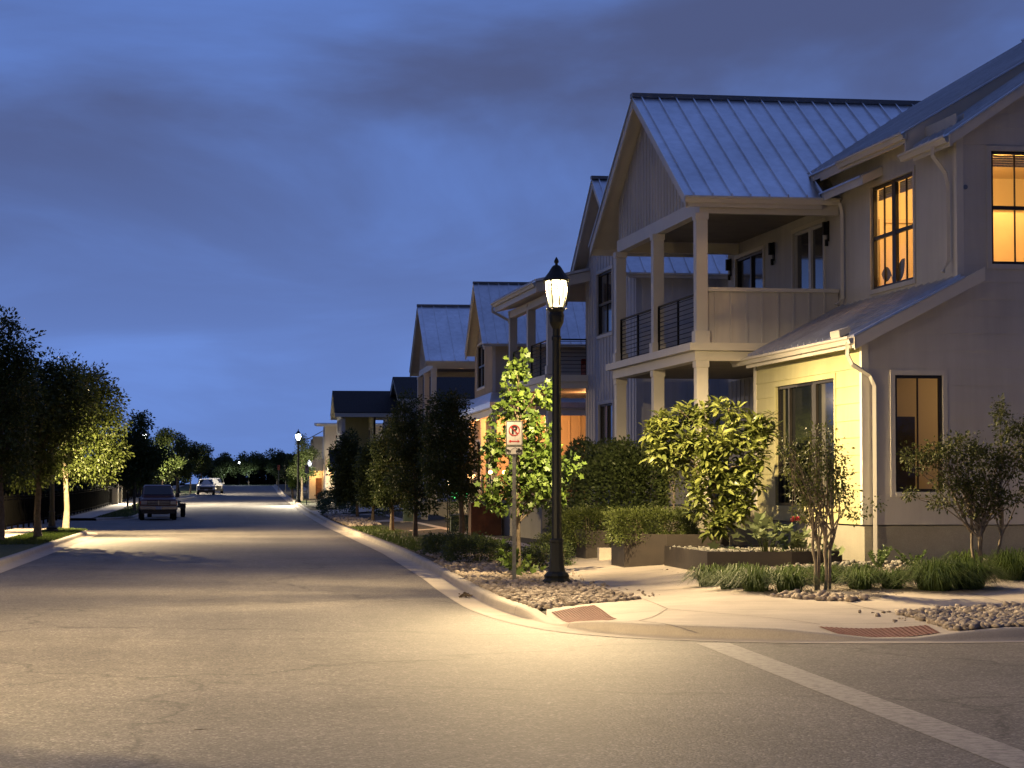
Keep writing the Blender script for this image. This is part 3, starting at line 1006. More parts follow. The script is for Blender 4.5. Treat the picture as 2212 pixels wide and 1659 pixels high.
stones('gravel_chips', [p for p in GRAVEL if p[0] < 13] + [(13, 36), (13, 40)][:0], 1500, .008, .024, 'river_rock', 15, base=ICO1)
stones('verge_stones', [(4.7, 97.5), (6.2, 100), (6.2, 127), (4.65, 127)], 900, .05, .14, 'river_rock', 16, base=ICO1)
stones('verge_stones', [(4.62, 52), (6.3, 52), (6.3, 61.5), (4.62, 60)], 600, .035, .085, 'river_rock', 17, base=ICO1)


def lawn(name, poly, n, seed, hf=H, h=.07):
    rng = random.Random(seed); V = []; F = []
    xs = [p[0] for p in poly]; ys = [p[1] for p in poly]
    k = 0
    while k < n:
        x = rng.uniform(min(xs), max(xs)); y = rng.uniform(min(ys), max(ys))
        if not inpoly(x, y, poly): continue
        k += 1
        z = hf(x, y); a = rng.uniform(0, pi); w = rng.uniform(.012, .03)
        dx, dy = cos(a) * w, sin(a) * w; hh = h * rng.uniform(.5, 1.4)
        b = len(V)
        V += [(x - dx, y - dy, z), (x + dx, y + dy, z), (x + rng.uniform(-.04, .04), y + rng.uniform(-.04, .04), z + hh)]
        F.append((b, b + 1, b + 2))
    return tag(mesh_np(name, V, F, 'grass_blade'), kind='stuff')


lawn('lawn_grass', [(4.64, 60.5), (6.2, 62), (6.2, 99), (4.64, 96.5)], 9000, 1)
lawn('lawn_grass', [(-7.75, 70), (-6.0, 70), (-6.1, 93), (-7.2, 96), (-7.75, 96)], 9000, 2)
lawn('lawn_grass', [(-7.75, 125), (-6.0, 126), (-6.0, 172), (-7.75, 178)], 4000, 3)
# ------------------------------------------------------------ building kit (local metres; a = run of the wall, n = its outward normal)
def P3(O, a, n, s, z, o=0.0):
    return (O[0] + a[0] * s + n[0] * o, O[1] + a[1] * s + n[1] * o, z)


def wbox(mb, O, a, n, s0, s1, z0, z1, o0, o1):
    """box lying on a wall"""
    q = []
    for z in (z0, z1):
        for (s, o) in ((s0, o0), (s1, o0), (s1, o1), (s0, o1)):
            q.append(P3(O, a, n, s, z, o))
    mb.hexa(q)


def wall(parent, O, a, n, s0, s1, z0, top, matname, holes=(), style='plain', pitch=.32, brk=(), depth=.14, name='wall', amp=.016):
    """clad wall with real openings; top is a height or a function of s"""
    tf = top if callable(top) else (lambda s: top)
    S = sorted({s0, s1, *[h[0] for h in holes], *[h[1] for h in holes], *[b for b in brk if s0 < b < s1]})
    tmax = max(tf(s0 + 1e-4), tf(s1 - 1e-4), *[tf(b) for b in S])
    Z = {z0, tmax, *[h[2] for h in holes], *[h[3] for h in holes]}
    courses = []
    if style == 'lap':
        k = z0
        while k < tmax:
            courses.append(k); Z.add(round(k, 5)); k += pitch
    Z = sorted(Z)
    mb = MB()

    def off(z, low):
        if style != 'lap': return 0.0
        fr = ((z - z0) / pitch) % 1.0
        if fr > .9999 or fr < .0001: fr = 0.0 if low else 1.0
        return amp * (1 - fr)
    for sa, sb in zip(S[:-1], S[1:]):
        ta, tb = tf(sa + 1e-4), tf(sb - 1e-4)
        mid = (sa + sb) / 2
        for za, zb in zip(Z[:-1], Z[1:]):
            zm = (za + zb) / 2
            if any(h[0] < mid < h[1] and h[2] < zm < h[3] for h in holes): continue
            a0, a1, b0, b1 = min(za, ta), min(zb, ta), min(za, tb), min(zb, tb)
            if a1 - a0 < 1e-5 and b1 - b0 < 1e-5: continue
            oa, ob = off(za, True), off(zb, False)
            mb.face([P3(O, a, n, sa, a0, oa), P3(O, a, n, sb, b0, oa), P3(O, a, n, sb, b1, ob), P3(O, a, n, sa, a1, ob)])
            if style == 'lap' and any(abs(za - c) < 1e-4 for c in courses) and za > z0:
                mb.face([P3(O, a, n, sa, a0, 0), P3(O, a, n, sb, b0, 0), P3(O, a, n, sb, b0, oa), P3(O, a, n, sa, a0, oa)])
            mb.face([P3(O, a, n, sa, a0, -depth), P3(O, a, n, sa, a1, -depth), P3(O, a, n, sb, b1, -depth), P3(O, a, n, sb, b0, -depth)])
    for h in holes:
        for (p, q) in (((h[0], h[2]), (h[1], h[2])), ((h[1], h[2]), (h[1], h[3])), ((h[1], h[3]), (h[0], h[3])), ((h[0], h[3]), (h[0], h[2]))):
            mb.face([P3(O, a, n, p[0], p[1], 0.0), P3(O, a, n, q[0], q[1], 0.0), P3(O, a, n, q[0], q[1], -depth), P3(O, a, n, p[0], p[1], -depth)])
    if style == 'batten':
        s = s0 + pitch / 2
        while s < s1:
            iv = [(z0, min(tf(s - .02), tf(s + .02)))]
            for h in holes:
                if h[0] - .06 < s < h[1] + .06:
                    nv = []
                    for (p, q) in iv:
                        if h[2] - .06 > p: nv.append((p, min(q, h[2] - .06)))
                        if h[3] + .06 < q: nv.append((max(p, h[3] + .06), q))
                    iv = nv
            for (p, q) in iv:
                if q - p > .1: wbox(mb, O, a, n, s - .022, s + .022, p, q, -.002, .02)
            s += pitch
    return mb.build(name, matname, parent)


def window(parent, O, a, n, h, frame, pane, cols=1, rows=1, trim=None, mull=.05, deep=.05, bars=(), name='window', blind=False, rail=.07):
    """frame with sashes in opening h; cols lights side by side, each with `rows`; bars = muntins per light"""
    s0, s1, z0, z1 = h
    mb = MB(); o0, o1 = -deep - .05, -deep + .02
    w = .055
    wbox(mb, O, a, n, s0, s0 + w, z0, z1, o0, o1); wbox(mb, O, a, n, s1 - w, s1, z0, z1, o0, o1)
    wbox(mb, O, a, n, s0 + w, s1 - w, z0, z0 + w, o0, o1); wbox(mb, O, a, n, s0 + w, s1 - w, z1 - w, z1, o0, o1)
    L = (s1 - s0) / cols
    for c in range(cols):
        ca, cb = s0 + c * L, s0 + (c + 1) * L
        if c: wbox(mb, O, a, n, ca - mull, ca + mull, z0 + w, z1 - w, o0, o1 + .003)
        la = ca + (w if c == 0 else mull); lb = cb - (w if c == cols - 1 else mull)
        for r in range(1, rows):
            zz = z0 + (z1 - z0) * r / rows
            wbox(mb, O, a, n, la, lb, zz - rail / 2, zz + rail / 2, o0, o1 - .004)
        for bq in bars:
            sx = la + (lb - la) * bq
            for r in range(rows):
                ra = z0 + (z1 - z0) * r / rows + (w if r == 0 else rail / 2); rb = z0 + (z1 - z0) * (r + 1) / rows - (w if r == rows - 1 else rail / 2)
                wbox(mb, O, a, n, sx - .012, sx + .012, ra, rb, o0 + .015, o1 - .02)
    wf = mb.build(name, frame, parent)
    g = MB(); g.face([P3(O, a, n, s0 + .02, z0 + .02, -deep - .03), P3(O, a, n, s1 - .02, z0 + .02, -deep - .03), P3(O, a, n, s1 - .02, z1 - .02, -deep - .03), P3(O, a, n, s0 + .02, z1 - .02, -deep - .03)])
    g.build('pane', pane, wf)
    if trim:
        t = MB(); k = .09
        wbox(t, O, a, n, s0 - k, s0, z0 - k, z1 + k, -.01, .032); wbox(t, O, a, n, s1, s1 + k, z0 - k, z1 + k, -.01, .032)
        wbox(t, O, a, n, s0, s1, z1, z1 + k, -.01, .032); wbox(t, O, a, n, s0, s1, z0 - k, z0, -.01, .036)
        t.build('casing', trim, wf)
    if blind:
        b = MB()
        for c in range(cols):
            ca, cb = s0 + c * L + .07, s0 + (c + 1) * L - .07
            for k in range(5):
                wbox(b, O, a, n, ca, cb, z1 - .09 - k * .045, z1 - .055 - k * .045, -deep - .12, -deep - .08)
        b.build('blind', 'blind', wf)
    return wf


def slab(mb, p, e, s, t):
    """sloping slab: corner p, eave vector e, upslope vector s, thickness t measured straight down"""
    p, e, s = Vector(p), Vector(e), Vector(s); d = Vector((0, 0, -t))
    q = [p + d, p + e + d, p + e + s + d, p + s + d, p, p + e, p + e + s, p + s]
    mb.hexa(q)


def seam_roof(parent, p, e, s, name='roof', matname='metal_roof', rib=.41, t=.035, ribh=.055, ridge=False, start=.2):
    p, e, s = Vector(p), Vector(e), Vector(s)
    mb = MB(); slab(mb, p, e, s, t)
    L = e.length; eu = e.normalized(); up = Vector((0, 0, 1))
    k = start
    while k < L - .05 and rib:
        b = p + eu * k
        w = eu * .016
        q = [b - w, b + w, b + w + s, b - w + s]
        mb.hexa([tuple(x - up * .004) for x in q] + [tuple(x + up * ribh) for x in q])
        k += rib
    return mb.build(name, [matname], parent)


def gutter(parent, p, e, out, name='gutter', w=.13, h=.13, matname='trim'):
    """K-style gutter hung along an eave: p start of its back top edge, e run, out outward unit"""
    p, e, out = Vector(p), Vector(e), Vector(out)
    prof = [(0, -h), (w * .55, -h), (w * .75, -h * .45), (w, -h * .3), (w, 0), (w - .012, 0), (w - .012, -h * .25), (w * .7, -h * .4), (w * .5, -h + .012), (.012, -h + .012), (.012, 0), (0, 0)]
    mb = MB()
    eu = e.normalized()
    mb.extrude(prof, lambda a, b, d: p + out * a + Vector((0, 0, b)) + eu * d, 0, e.length)
    return mb.build(name, matname, parent)


def downspout(parent, pts, name='downspout', w=.075, matname='trim'):
    mb = MB(); mb.tube(pts, w * .62, 4)
    return mb.build(name, matname, parent)


def wall_lamp(parent, O, a, n, s, z, name='wall_lamp'):
    mb = MB()
    wbox(mb, O, a, n, s - .06, s + .06, z - .02, z + .42, .0, .03)
    wbox(mb, O, a, n, s - .05, s + .05, z + .12, z + .40, .03, .13)
    wbox(mb, O, a, n, s - .03, s + .03, z - .12, z + .02, .02, .08)
    return mb.build(name, 'black_metal', parent)


def railing(parent, p0, p1, h, nbar=9, posts=3, name='railing', matname='black_metal'):
    """flat posts and thin level rods"""
    p0, p1 = Vector(p0), Vector(p1); d = p1 - p0
    mb = MB()
    for i in range(posts):
        c = p0 + d * (i / (posts - 1) if posts > 1 else .5)
        mb.box(c.x - .022, c.x + .022, c.y - .022, c.y + .022, c.z, c.z + h)
    for k in range(nbar):
        z = .1 + (h - .16) * k / (nbar - 1)
        mb.tube([p0 + Vector((0, 0, z)), p1 + Vector((0, 0, z))], .009, 5)
    mb.tube([p0 + Vector((0, 0, h)), p1 + Vector((0, 0, h))], .024, 6)
    return mb.build(name, matname, parent)


def post(parent, x0, x1, y0, y1, z0, z1, name='porch_post', matname='trim', cap=True):
    mb = MB(); mb.box(x0, x1, y0, y1, z0, z1)
    if cap:
        k = .035
        mb.box(x0 - k, x1 + k, y0 - k, y1 + k, z0 + .002, z0 + .26)
        mb.box(x0 - .02, x1 + .02, y0 - .02, y1 + .02, z1 - .14, z1 - .002)
    return mb.build(name, matname, parent, bevel=.006)


VA, UA = (1, 0), (0, 1)          # along local x / along local y
NS, NC = (-1, 0), (0, -1)        # facing the street / facing the near end


def gable_porch(root, ph, roofm='metal_roof', wallm='paint_greige', trimm='trim', posts=(7.05, 11.1, 15.2), rz=10.48, ez=7.5, uc=12.1, hw=5.2, vr=-1.6, vg=-1.2, rib=.41, ve=7.0, front=True):
    """two-storey porch under a street-facing gable: roof, gable wall, posts, deck, rails (local x = v, y = u)"""
    sl = (rz - ez) / hw
    # metal skins
    seam_roof(root, (vr, uc - hw, ez), (ve - vr, 0, 0), (0, hw, rz - ez), rib=rib, matname=roofm)
    seam_roof(root, (vr, uc + hw, ez), (ve - vr, 0, 0), (0, -hw, rz - ez), rib=rib, matname=roofm)
    mb = MB(); mb.box(vr - .01, ve, uc - .13, uc + .13, rz - .06, rz + .05)
    mb.build('ridge_cap', 'metal_ridge' if roofm == 'metal_roof' else roofm, root)
    # trim body below the skin: rakes and eaves
    t = MB()
    for sgn in (-1, 1):
        t.cur = 0
        slab(t, (vr + .03, uc + sgn * (hw - .03), ez - .04 + .03 * sl), (.05, 0, 0), (0, -sgn * (hw - .06), (hw - .06) * sl), .24)       # rake board
        slab(t, (vr + .08, uc + sgn * (hw - .05), ez - .04 + .05 * sl), (ve - vr - .1, 0, 0), (0, -sgn * (hw - .1), (hw - .1) * sl), .08)   # soffit
        t.box(vr + .03, 1.4, uc + sgn * (hw - .05) - .02, uc + sgn * (hw - .05) + .02, ez - .24, ez - .03)
    t.build('fascia', trimm, root)
    gutter(root, (vr + .0, uc - hw + .03, ez - .02), (3.35, 0, 0), (0, -1, 0), matname=trimm)
    # gable
    ub = posts[0]; ut = posts[-1] + .25
    top = lambda s: rz - .16 - sl * abs(s - uc)
    wall(root, (vg, 0), UA, NS, ub - .0, ut, 7.44, lambda s: max(7.45, top(s)), wallm, style='batten', pitch=.3, brk=(uc,), name='gable_wall', depth=.1)
    b = MB(); b.box(vg - .045, vg + .16, ub - .0, ut, 7.15, 7.44)
    b.box(vg + .16, 1.8, ub + .02, ub + .2, 7.15, 7.40)
    b.box(vg + .16, 1.8, ut - .2, ut - .02, 7.15, 7.40)
    b.build('beam', trimm, root)
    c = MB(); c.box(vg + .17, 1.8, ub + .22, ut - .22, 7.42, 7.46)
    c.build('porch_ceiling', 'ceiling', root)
    for u in posts:
        post(root, -1.32, -1.07, u, u + .25, 4.4, 7.15, matname=trimm)
        post(root, -1.32, -1.07, u, u + .25, .95, 4.03, matname=trimm)
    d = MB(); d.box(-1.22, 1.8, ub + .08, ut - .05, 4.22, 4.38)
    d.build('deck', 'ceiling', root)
    d = MB()
    d.box(-1.50, -1.22, ub - .16, ut + .16, 4.24, 4.40); d.box(-1.22, 1.8, ub - .16, ub + .08, 4.24, 4.40); d.box(-1.36, -1.10, ub - .02, ut + .02, 4.03, 4.24); d.box(-1.10, 1.8, ub, ub + .22, 4.03, 4.24)
    d.build('deck_edge', trimm, root)
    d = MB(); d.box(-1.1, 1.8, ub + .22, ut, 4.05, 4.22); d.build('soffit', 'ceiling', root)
    for u0, u1 in zip(posts[:-1], posts[1:]):
        railing(root, (-1.2, u0 + .27, 4.4), (-1.2, u1 - .02, 4.4), 1.07, 10, 3)
    d = MB(); d.box(-1.45, 1.8, ub - .1, ut + .1, -.6, .95); d.build('porch_floor', 'foundation', root)


# ------------------------------------------------------------ the corner house
AO = (11.122, 39.965, .493); AR = 0.04367


def aw(v, u, z=0.0):
    """corner-house coordinates -> world"""
    return (AO[0] + cos(AR) * v - sin(AR) * u, AO[1] + sin(AR) * v + cos(AR) * u, AO[2] + z)


hA = thing('corner_house', 'two-storey greige house on the corner with a lit upstairs window and seamed metal roof', 'house', AO, AR)
WINY = (1.64, 5.63, 1.0, 3.42); WINU = (2.35, 4.93, 5.37, 7.46); WINL = (.60, 1.50, 1.29, 3.40); WINR = (2.46, 3.42, 5.44, 7.52)
SH = lambda v: 4.06 + .52 * (v + .35)            # shed roof top
MS = .675
MR = lambda v: 7.66 + MS * (v - 1.672)         # main roof underside, near bay
RV = 8.0


def end_top(v):
    if v < 1.823: return SH(v) - .2
    return MR(v) if v < RV else MR(RV) - MS * (v - RV)


# street-facing lower wall, end wall, upper wall
wall(hA, (0, 0), UA, NS, .11, 7.25, .70, 3.95, 'paint_cream', [WINY], 'lap', .315)
wall(hA, (0, 0), VA, NC, .11, 13.5, .70, end_top, 'paint_greige', [WINL, WINR], 'lap', .315, brk=(1.822, 1.824, RV), amp=.010)
wall(hA, (1.823, 0), UA, NS, 0.02, 16.4, 3.6, lambda u: 8.2, 'paint_greige', [WINU, (8.2, 10.55, 4.45, 7.14), (13.05, 15.6, 4.9, 7.05)], 'plain')
wall(hA, (1.823, 0), UA, NS, 7.25, 16.4, .9, 4.02, 'paint_greige', [(8.6, 9.6, .97, 3.2), (11.5, 13.4, 1.4, 3.3)], 'batten', .41)
wall(hA, (0, 16.4), VA, (0, 1), 1.823, 13.5, -.5, 8.0, 'paint_greige')
wall(hA, (13.5, 0), UA, (1, 0), 0, 16.4, -.5, 8.2, 'paint_greige')
wall(hA, (0, 7.25), VA, NC, 0, 1.823, -.5, 4.2, 'paint_greige', style='lap', pitch=.315)
mb = MB()
mb.box(.025, .16, .025, 7.2, -.6, .68); mb.box(.16, 13.45, .025, .16, -.6, .68)
mb.build('foundation', 'foundation', hA)
for qs in (((-.024, .0, -.024, .11, .70, 3.93), (0.0, .11, -.024, .02, .70, 4.05)), ((-.03, .02, 7.1, 7.245, .72, 3.95),), ((1.80, 1.823, -.02, .12, 5.22, 7.75), (1.823, 1.93, -.022, .0, 5.25, 7.80))):
    mb = MB()
    for q in qs: mb.box(*q)
    mb.build('corner_board', 'trim', hA)
window(hA, (0, 0), UA, NS, WINY, 'bronze_frame', 'dark_pane', 1, 1, 'paint_cream')
for q0, q1 in ((2.95, 3.22), (4.75, 4.83)):
    m = MB(); wbox(m, (0, 0), UA, NS, q0, q1, 1.06, 3.36, -.075, -.02); m.build('mullion', 'bronze_frame', hA)
window(hA, (0, 0), VA, NC, WINL, 'bronze_frame', 'glass_window', 1, 1, 'paint_greige', bars=(.5,))
window(hA, (1.823, 0), UA, NS, WINU, 'bronze_frame', 'glass_window', 2, 2, 'paint_greige', mull=.10, bars=(.5,), blind=True)
window(hA, (0, 0), VA, NC, WINR, 'bronze_frame', 'glass_window', 1, 2, 'paint_greige', bars=(.5,), blind=True)
window(hA, (1.823, 0), UA, NS, (8.2, 10.55, 4.45, 7.14), 'white_frame', 'blue_pane', 2, 1, 'trim', name='sliding_door', mull=.09)
window(hA, (1.823, 0), UA, NS, (13.05, 15.6, 4.9, 7.05), 'bronze_frame', 'blue_pane', 2, 1, 'trim')
window(hA, (1.823, 0), UA, NS, (8.6, 9.6, .97, 3.2), 'bronze_frame', 'dark_pane', 1, 1, 'trim', name='door')
window(hA, (1.823, 0), UA, NS, (11.5, 13.4, 1.4, 3.3), 'bronze_frame', 'dark_pane', 2, 1, 'trim')
for u in (7.86, 12.15, 16.1):
    wall_lamp(hA, (1.823, 0), UA, NS, u, 6.7)
gable_porch(hA, 0)
# solid side parapet of the balcony, lap of the porch
wall(hA, (0, 7.12), VA, NC, -1.06, 1.80, 4.405, 5.50, 'paint_greige', style='batten', pitch=.34, name='parapet', depth=.12)
mb = MB(); mb.box(-1.07, 1.8, 7.06, 7.30, 5.50, 5.58); mb.build('parapet_cap', 'trim', hA)
# main roofs: the near bay sits a little lower than the far one
EV = 1.53; UB = 1.68; FV = 1.40; FZ = 8.12; FS = .59
seam_roof(hA, (EV, -.38, MR(EV) + .2), (0, UB + .36, 0), (RV - EV, 0, MS * (RV - EV)), start=.25)
seam_roof(hA, (FV, UB, FZ), (0, 12.2 - UB, 0), (RV + .6 - FV, 0, FS * (RV + .6 - FV)), start=.25)
seam_roof(hA, (2 * RV - EV, -.38, MR(EV) + .2), (0, 12.6, 0), (-(RV - EV), 0, MS * (RV - EV)), rib=0)
t = MB()
slab(t, (EV + .03, -.34, MR(EV + .03) + .16), (0, .06, 0), (RV - EV - .03, 0, MS * (RV - EV - .03)), .20)
slab(t, (EV + .04, -.28, MR(EV + .04) + .16), (0, UB + .24, 0), (RV - EV - .04, 0, MS * (RV - EV - .04)), .12)
slab(t, (FV + .03, UB + .08, FZ - .04 + .03 * FS), (0, 12.1 - UB, 0), (RV + .5 - FV, 0, FS * (RV + .5 - FV)), .14)
slab(t, (FV + .03, UB + .02, FZ - .04 + .03 * FS), (0, .055, 0), (RV + .5 - FV, 0, FS * (RV + .5 - FV)), .40)
t.box(EV + .04, EV + .08, -.34, UB, MR(EV) - .02, MR(EV) + .17); t.box(FV + .04, FV + .08, UB + .02, 7.2, FZ - .22, FZ - .03)
t.build('fascia', 'trim', hA)
gutter(hA, (EV + .04, -.30, MR(EV) + .17), (0, 2.5, 0), (-1, 0, 0))
gutter(hA, (FV + .04, UB - .03, FZ - .03), (0, 4.1, 0), (-1, 0, 0))
# small return eave under the far gutter
t = MB(); slab(t, (1.40, 4.2, 7.60), (0, 2.8, 0), (.42, 0, .2), .17); t.build('return_eave', 'trim', hA)
seam_roof(hA, (1.37, 4.3, 7.62), (0, 2.8, 0), (.45, 0, .21), rib=0)
# shed roof over the front room
seam_roof(hA, (-.27, -.36, SH(-.27)), (0, 7.42, 0), (2.09, 0, .52 * 2.09), start=.25)
t = MB()
slab(t, (-.24, -.33, SH(-.24) - .04), (0, .06, 0), (2.45, 0, .52 * 2.45), .24)
slab(t, (-.23, -.27, SH(-.23) - .04), (0, 7.3, 0), (2.04, 0, .52 * 2.04), .10)
t.box(-.25, -.21, -.33, 7.05, SH(-.25) - .24, SH(-.25) - .035)
t.box(-.21, -.01, -.27, 7.05, 3.955, 3.985)
t.build('fascia', 'trim', hA)
gutter(hA, (-.25, -.30, SH(-.25) - .04), (0, 8.2, 0), (-1, 0, 0))
m = MB(); m.hexa([(-.37, .15, SH(-.25) - .03), (-.37, .70, SH(-.25) - .03), (-.16, .70, SH(-.16) + .03), (-.16, .15, SH(-.16) + .03), (-.39, .15, SH(-.25) + .10), (-.39, .70, SH(-.25) + .10), (-.18, .70, SH(-.16) + .12), (-.18, .15, SH(-.16) + .12)])
m.build('splash_guard', 'trim', hA)
downspout(hA, [(-.32, -.12, 3.98), (-.32, -.13, 3.74), (-.24, -.14, 3.58), (.10, -.12, 3.38), (.18, -.11, 3.2), (.18, -.11, .05)])
downspout(hA, [(1.46, .30, 7.62), (1.46, .30, 7.45), (1.70, .28, 7.12), (1.74, .28, 6.9), (1.74, .28, 5.52), (1.62, .26, 5.30)])
downspout(hA, [(1.70, 6.66, 7.36), (1.74, 6.66, 7.15), (1.74, 6.66, 5.35), (1.60, 6.66, 5.2)])
m = MB(); m.extrude([(.045 * cos(2 * pi * k / 10), .045 * sin(2 * pi * k / 10)) for k in range(10)], lambda a, b, d: (1.97 + a, d, 6.84 + b), -.02, .01); m.build('wall_vent', 'metal_ridge', hA)
# rooms behind the lit windows
r = MB()
X0, X1, Y0, Y1, Z0, Z1 = 1.965, 6.6, .145, 6.6, 4.75, 7.95
r.face([(X1, Y0, Z0), (X1, Y0, Z1), (X1, Y1, Z1), (X1, Y1, Z0)])
r.face([(X0, Y1, Z0), (X1, Y1, Z0), (X1, Y1, Z1), (X0, Y1, Z1)])
r.face([(X0, Y0, Z0), (X1, Y0, Z0), (X1, Y1, Z0), (X0, Y1, Z0)])
r.face([(X0, Y0, Z1), (X0, Y1, Z1), (X1, Y1, Z1), (X1, Y0, Z1)])
r.build('room', 'room_warm', hA)
m = MB(); m.box(2.6, 3.5, 6.52, 6.58, 4.76, 6.85); m.box(2.52, 2.6, 6.50, 6.59, 4.76, 6.95); m.box(3.5, 3.58, 6.50, 6.59, 4.76, 6.95); m.box(2.52, 3.58, 6.50, 6.59, 6.95, 7.03)
m.build('inside_door', 'room_door', hA)
m = MB(); m.box(3.9, 6.5, 4.0, 6.5, 4.76, 6.9); m.build('closet', 'room_door', hA)
point_light('ceiling_lamp', (3.9, 2.8, 7.55), 230, (1.0, .56, .17), .12, hA)
r = MB()
X0, X1, Y0, Y1, Z0, Z1 = .15, 4.2, .145, 3.0, .9, 3.8
r.face([(X0, Y0, Z0), (X0, Y1, Z0), (X0, Y1, Z1), (X0, Y0, Z1)])
r.face([(X1, Y0, Z0), (X1, Y0, Z1), (X1, Y1, Z1), (X1, Y1, Z0)])
r.face([(X0, Y1, Z0), (X1, Y1, Z0), (X1, Y1, Z1), (X0, Y1, Z1)])
r.face([(X0, Y0, Z0), (X1, Y0, Z0), (X1, Y1, Z0), (X0, Y1, Z0)])
r.face([(X0, Y0, Z1), (X0, Y1, Z1), (X1, Y1, Z1), (X1, Y0, Z1)])
r.build('room', 'room_warm', hA)
m = MB(); m.box(1.12, 1.75, 2.2, 2.9, .92, 2.72); m.build('cabinet', 'cabinet_dark', hA)
m = MB(); m.box(.2, 1.1, 2.5, 2.95, .92, 1.95); m.build('sideboard', 'room_door', hA)
point_light('room_fill_light', (2.7, 4.9, 7.2), 70, (1.0, .58, .2), .1, hA)  # added fill light, brightens the room seen through the upstairs double window
point_light('table_lamp', (3.2, 1.6, 2.9), 14, (1.0, .66, .30), .1, hA)


def leaf_plant(name, label, cat, loc, spec, mats='plant_dark'):
    """a few big paddle leaves on stalks"""
    root = thing(name, label, cat, loc, AR)
    for i, (dx, dy, h, l, w, tilt) in enumerate(spec):
        mb = MB(); mb.tube([(0, 0, 0), (dx * .5, dy * .5, h * .6), (dx, dy, h)], [.012, .01, .008], 5)
        n = 9; pts = []
        ca, sa = cos(tilt), sin(tilt)
        for k in range(n):
            t = k / (n - 1); hw = w * sin(pi * t) ** .8
            pts.append((t * l, hw))
        outl = pts + [(a, -b) for a, b in reversed(pts[1:-1])]
        mb.extrude(outl, lambda a, b, d: (dx + d, dy + (a * ca - b * sa), h + (a * sa + b * ca)), 0, .006)
        mb.build('leaf', mats, root)
    mb = MB(); mb.lathe([(.10, -.35), (.13, -.05), (.12, 0)], 10); mb.build('pot', 'cabinet_dark', root)
    return root


leaf_plant('houseplant', 'dark paddle-leaved plant behind the lit double window upstairs', 'houseplant', aw(2.12, 4.35, 5.15), [(0, .25, .52, .62, .15, .10), (.02, -.05, .35, -.62, .17, -.75), (.04, .05, .6, .3, .1, .9)])

# ------------------------------------------------------------ the white house next door
bx, by, bz = aw(.3, 20.4)
hB = thing('white_house', 'white two-storey house with a long two-level porch behind the street lamp', 'house', (bx, by, .493), AR)
w1 = (2.96, 5.14, 5.75, 7.55); w2 = (2.9, 4.9, 1.9, 3.75)
BT = lambda s: 10.02 - .72 * abs(s - 3.9)
wall(hB, (0, 0), UA, NS, -.1, 6.9, .2, lambda s: max(7.0, min(BT(s), 10.2)), 'paint_white', [w1, w2], 'batten', .41, brk=(3.9,))
wall(hB, (0, -.1), VA, NC, .0, 9, .2, 7.1, 'paint_white', style='batten', pitch=.41)
wall(hB, (0, 6.9), VA, (0, 1), .0, 9, .2, 7.1, 'siding_brown', style='lap', pitch=.2)
wall(hB, (9, 0), UA, (1, 0), 0, 14.6, .2, 7.1, 'paint_white')
wall(hB, (1.75, 0), UA, NS, 6.9, 14.6, .9, 7.4, 'siding_brown', [(8.0, 9.0, 1.05, 3.2), (10.4, 12.6, 1.5, 3.3), (8.6, 10.6, 4.8, 6.9)], 'lap', .2)
for h, nm in (((8.0, 9.0, 1.05, 3.2), 'door'), ((10.4, 12.6, 1.5, 3.3), 'window'), ((8.6, 10.6, 4.8, 6.9), 'window')):
    window(hB, (1.75, 0), UA, NS, h, 'bronze_frame', 'dark_pane', 1, 1, 'trim_white', name=nm)
window(hB, (0, 0), UA, NS, w1, 'bronze_frame', 'blue_pane', 1, 2, 'trim_white', bars=(.5,))
window(hB, (0, 0), UA, NS, w2, 'bronze_frame', 'blue_pane', 2, 1, 'trim_white')
for sg in (-1, 1):
    seam_roof(hB, (-.42, 3.9 + sg * 4.3, 7.12), (9.5, 0, 0), (0, -sg * 4.3, 3.1))
t = MB()
for sg in (-1, 1):
    slab(t, (-.39, 3.9 + sg * 4.27, 7.10), (.05, 0, 0), (0, -sg * 4.24, 3.06), .24)
    slab(t, (-.34, 3.9 + sg * 4.25, 7.09), (9.3, 0, 0), (0, -sg * 4.2, 3.03), .08)
t.build('fascia', 'trim_white', hB)
m = MB(); m.box(-.43, 9.1, 3.8, 4.0, 10.19, 10.28); m.build('ridge_cap', 'metal_ridge', hB)
gutter(hB, (-.3, -.42, 7.1), (9, 0, 0), (0, -1, 0), matname='trim_white')
# long porch
t = MB(); slab(t, (-1.62, 6.2, 7.42), (0, 8.0, 0), (3.4, 0, .75), .30); t.build('porch_roof_body', 'trim', hB)
seam_roof(hB, (-1.66, 6.15, 7.46), (0, 8.1, 0), (3.44, 0, .76))
gutter(hB, (-1.62, 6.2, 7.42), (0, 8.05, 0), (-1, 0, 0))
downspout(hB, [(-1.70, 14.15, 7.28), (-1.70, 14.15, 7.15), (-1.2, 13.95, 6.85), (-1.15, 13.9, 6.7), (-1.15, 13.9, 1.0)])
for u in (6.65, 10.15, 13.65):
    post(hB, -1.2, -.95, u, u + .25, 4.72, 7.14)
    post(hB, -1.2, -.95, u, u + .25, .95, 4.3)
m = MB(); m.box(-1.2, -.97, 6.65, 13.9, 6.9, 7.13); m.build('beam', 'trim', hB)
m = MB(); m.box(-1.3, 1.74, 6.52, 14.0, 4.5, 4.7); m.box(-1.25, 1.74, 6.58, 13.95, 4.3, 4.498); m.build('deck', 'trim', hB)
m = MB(); m.box(-1.4, 1.74, 6.5, 14.1, -.4, .95); m.build('porch_floor', 'foundation', hB)
railing(hB, (-.95, 6.78, 4.7), (.0, 6.78, 4.7), 1.07, 9, 2)
railing(hB, (-1.08, 6.95, 4.7), (-1.08, 10.13, 4.7), 1.07, 9, 3)
railing(hB, (-1.08, 10.42, 4.7), (-1.08, 13.6, 4.7), 1.07, 9, 3)
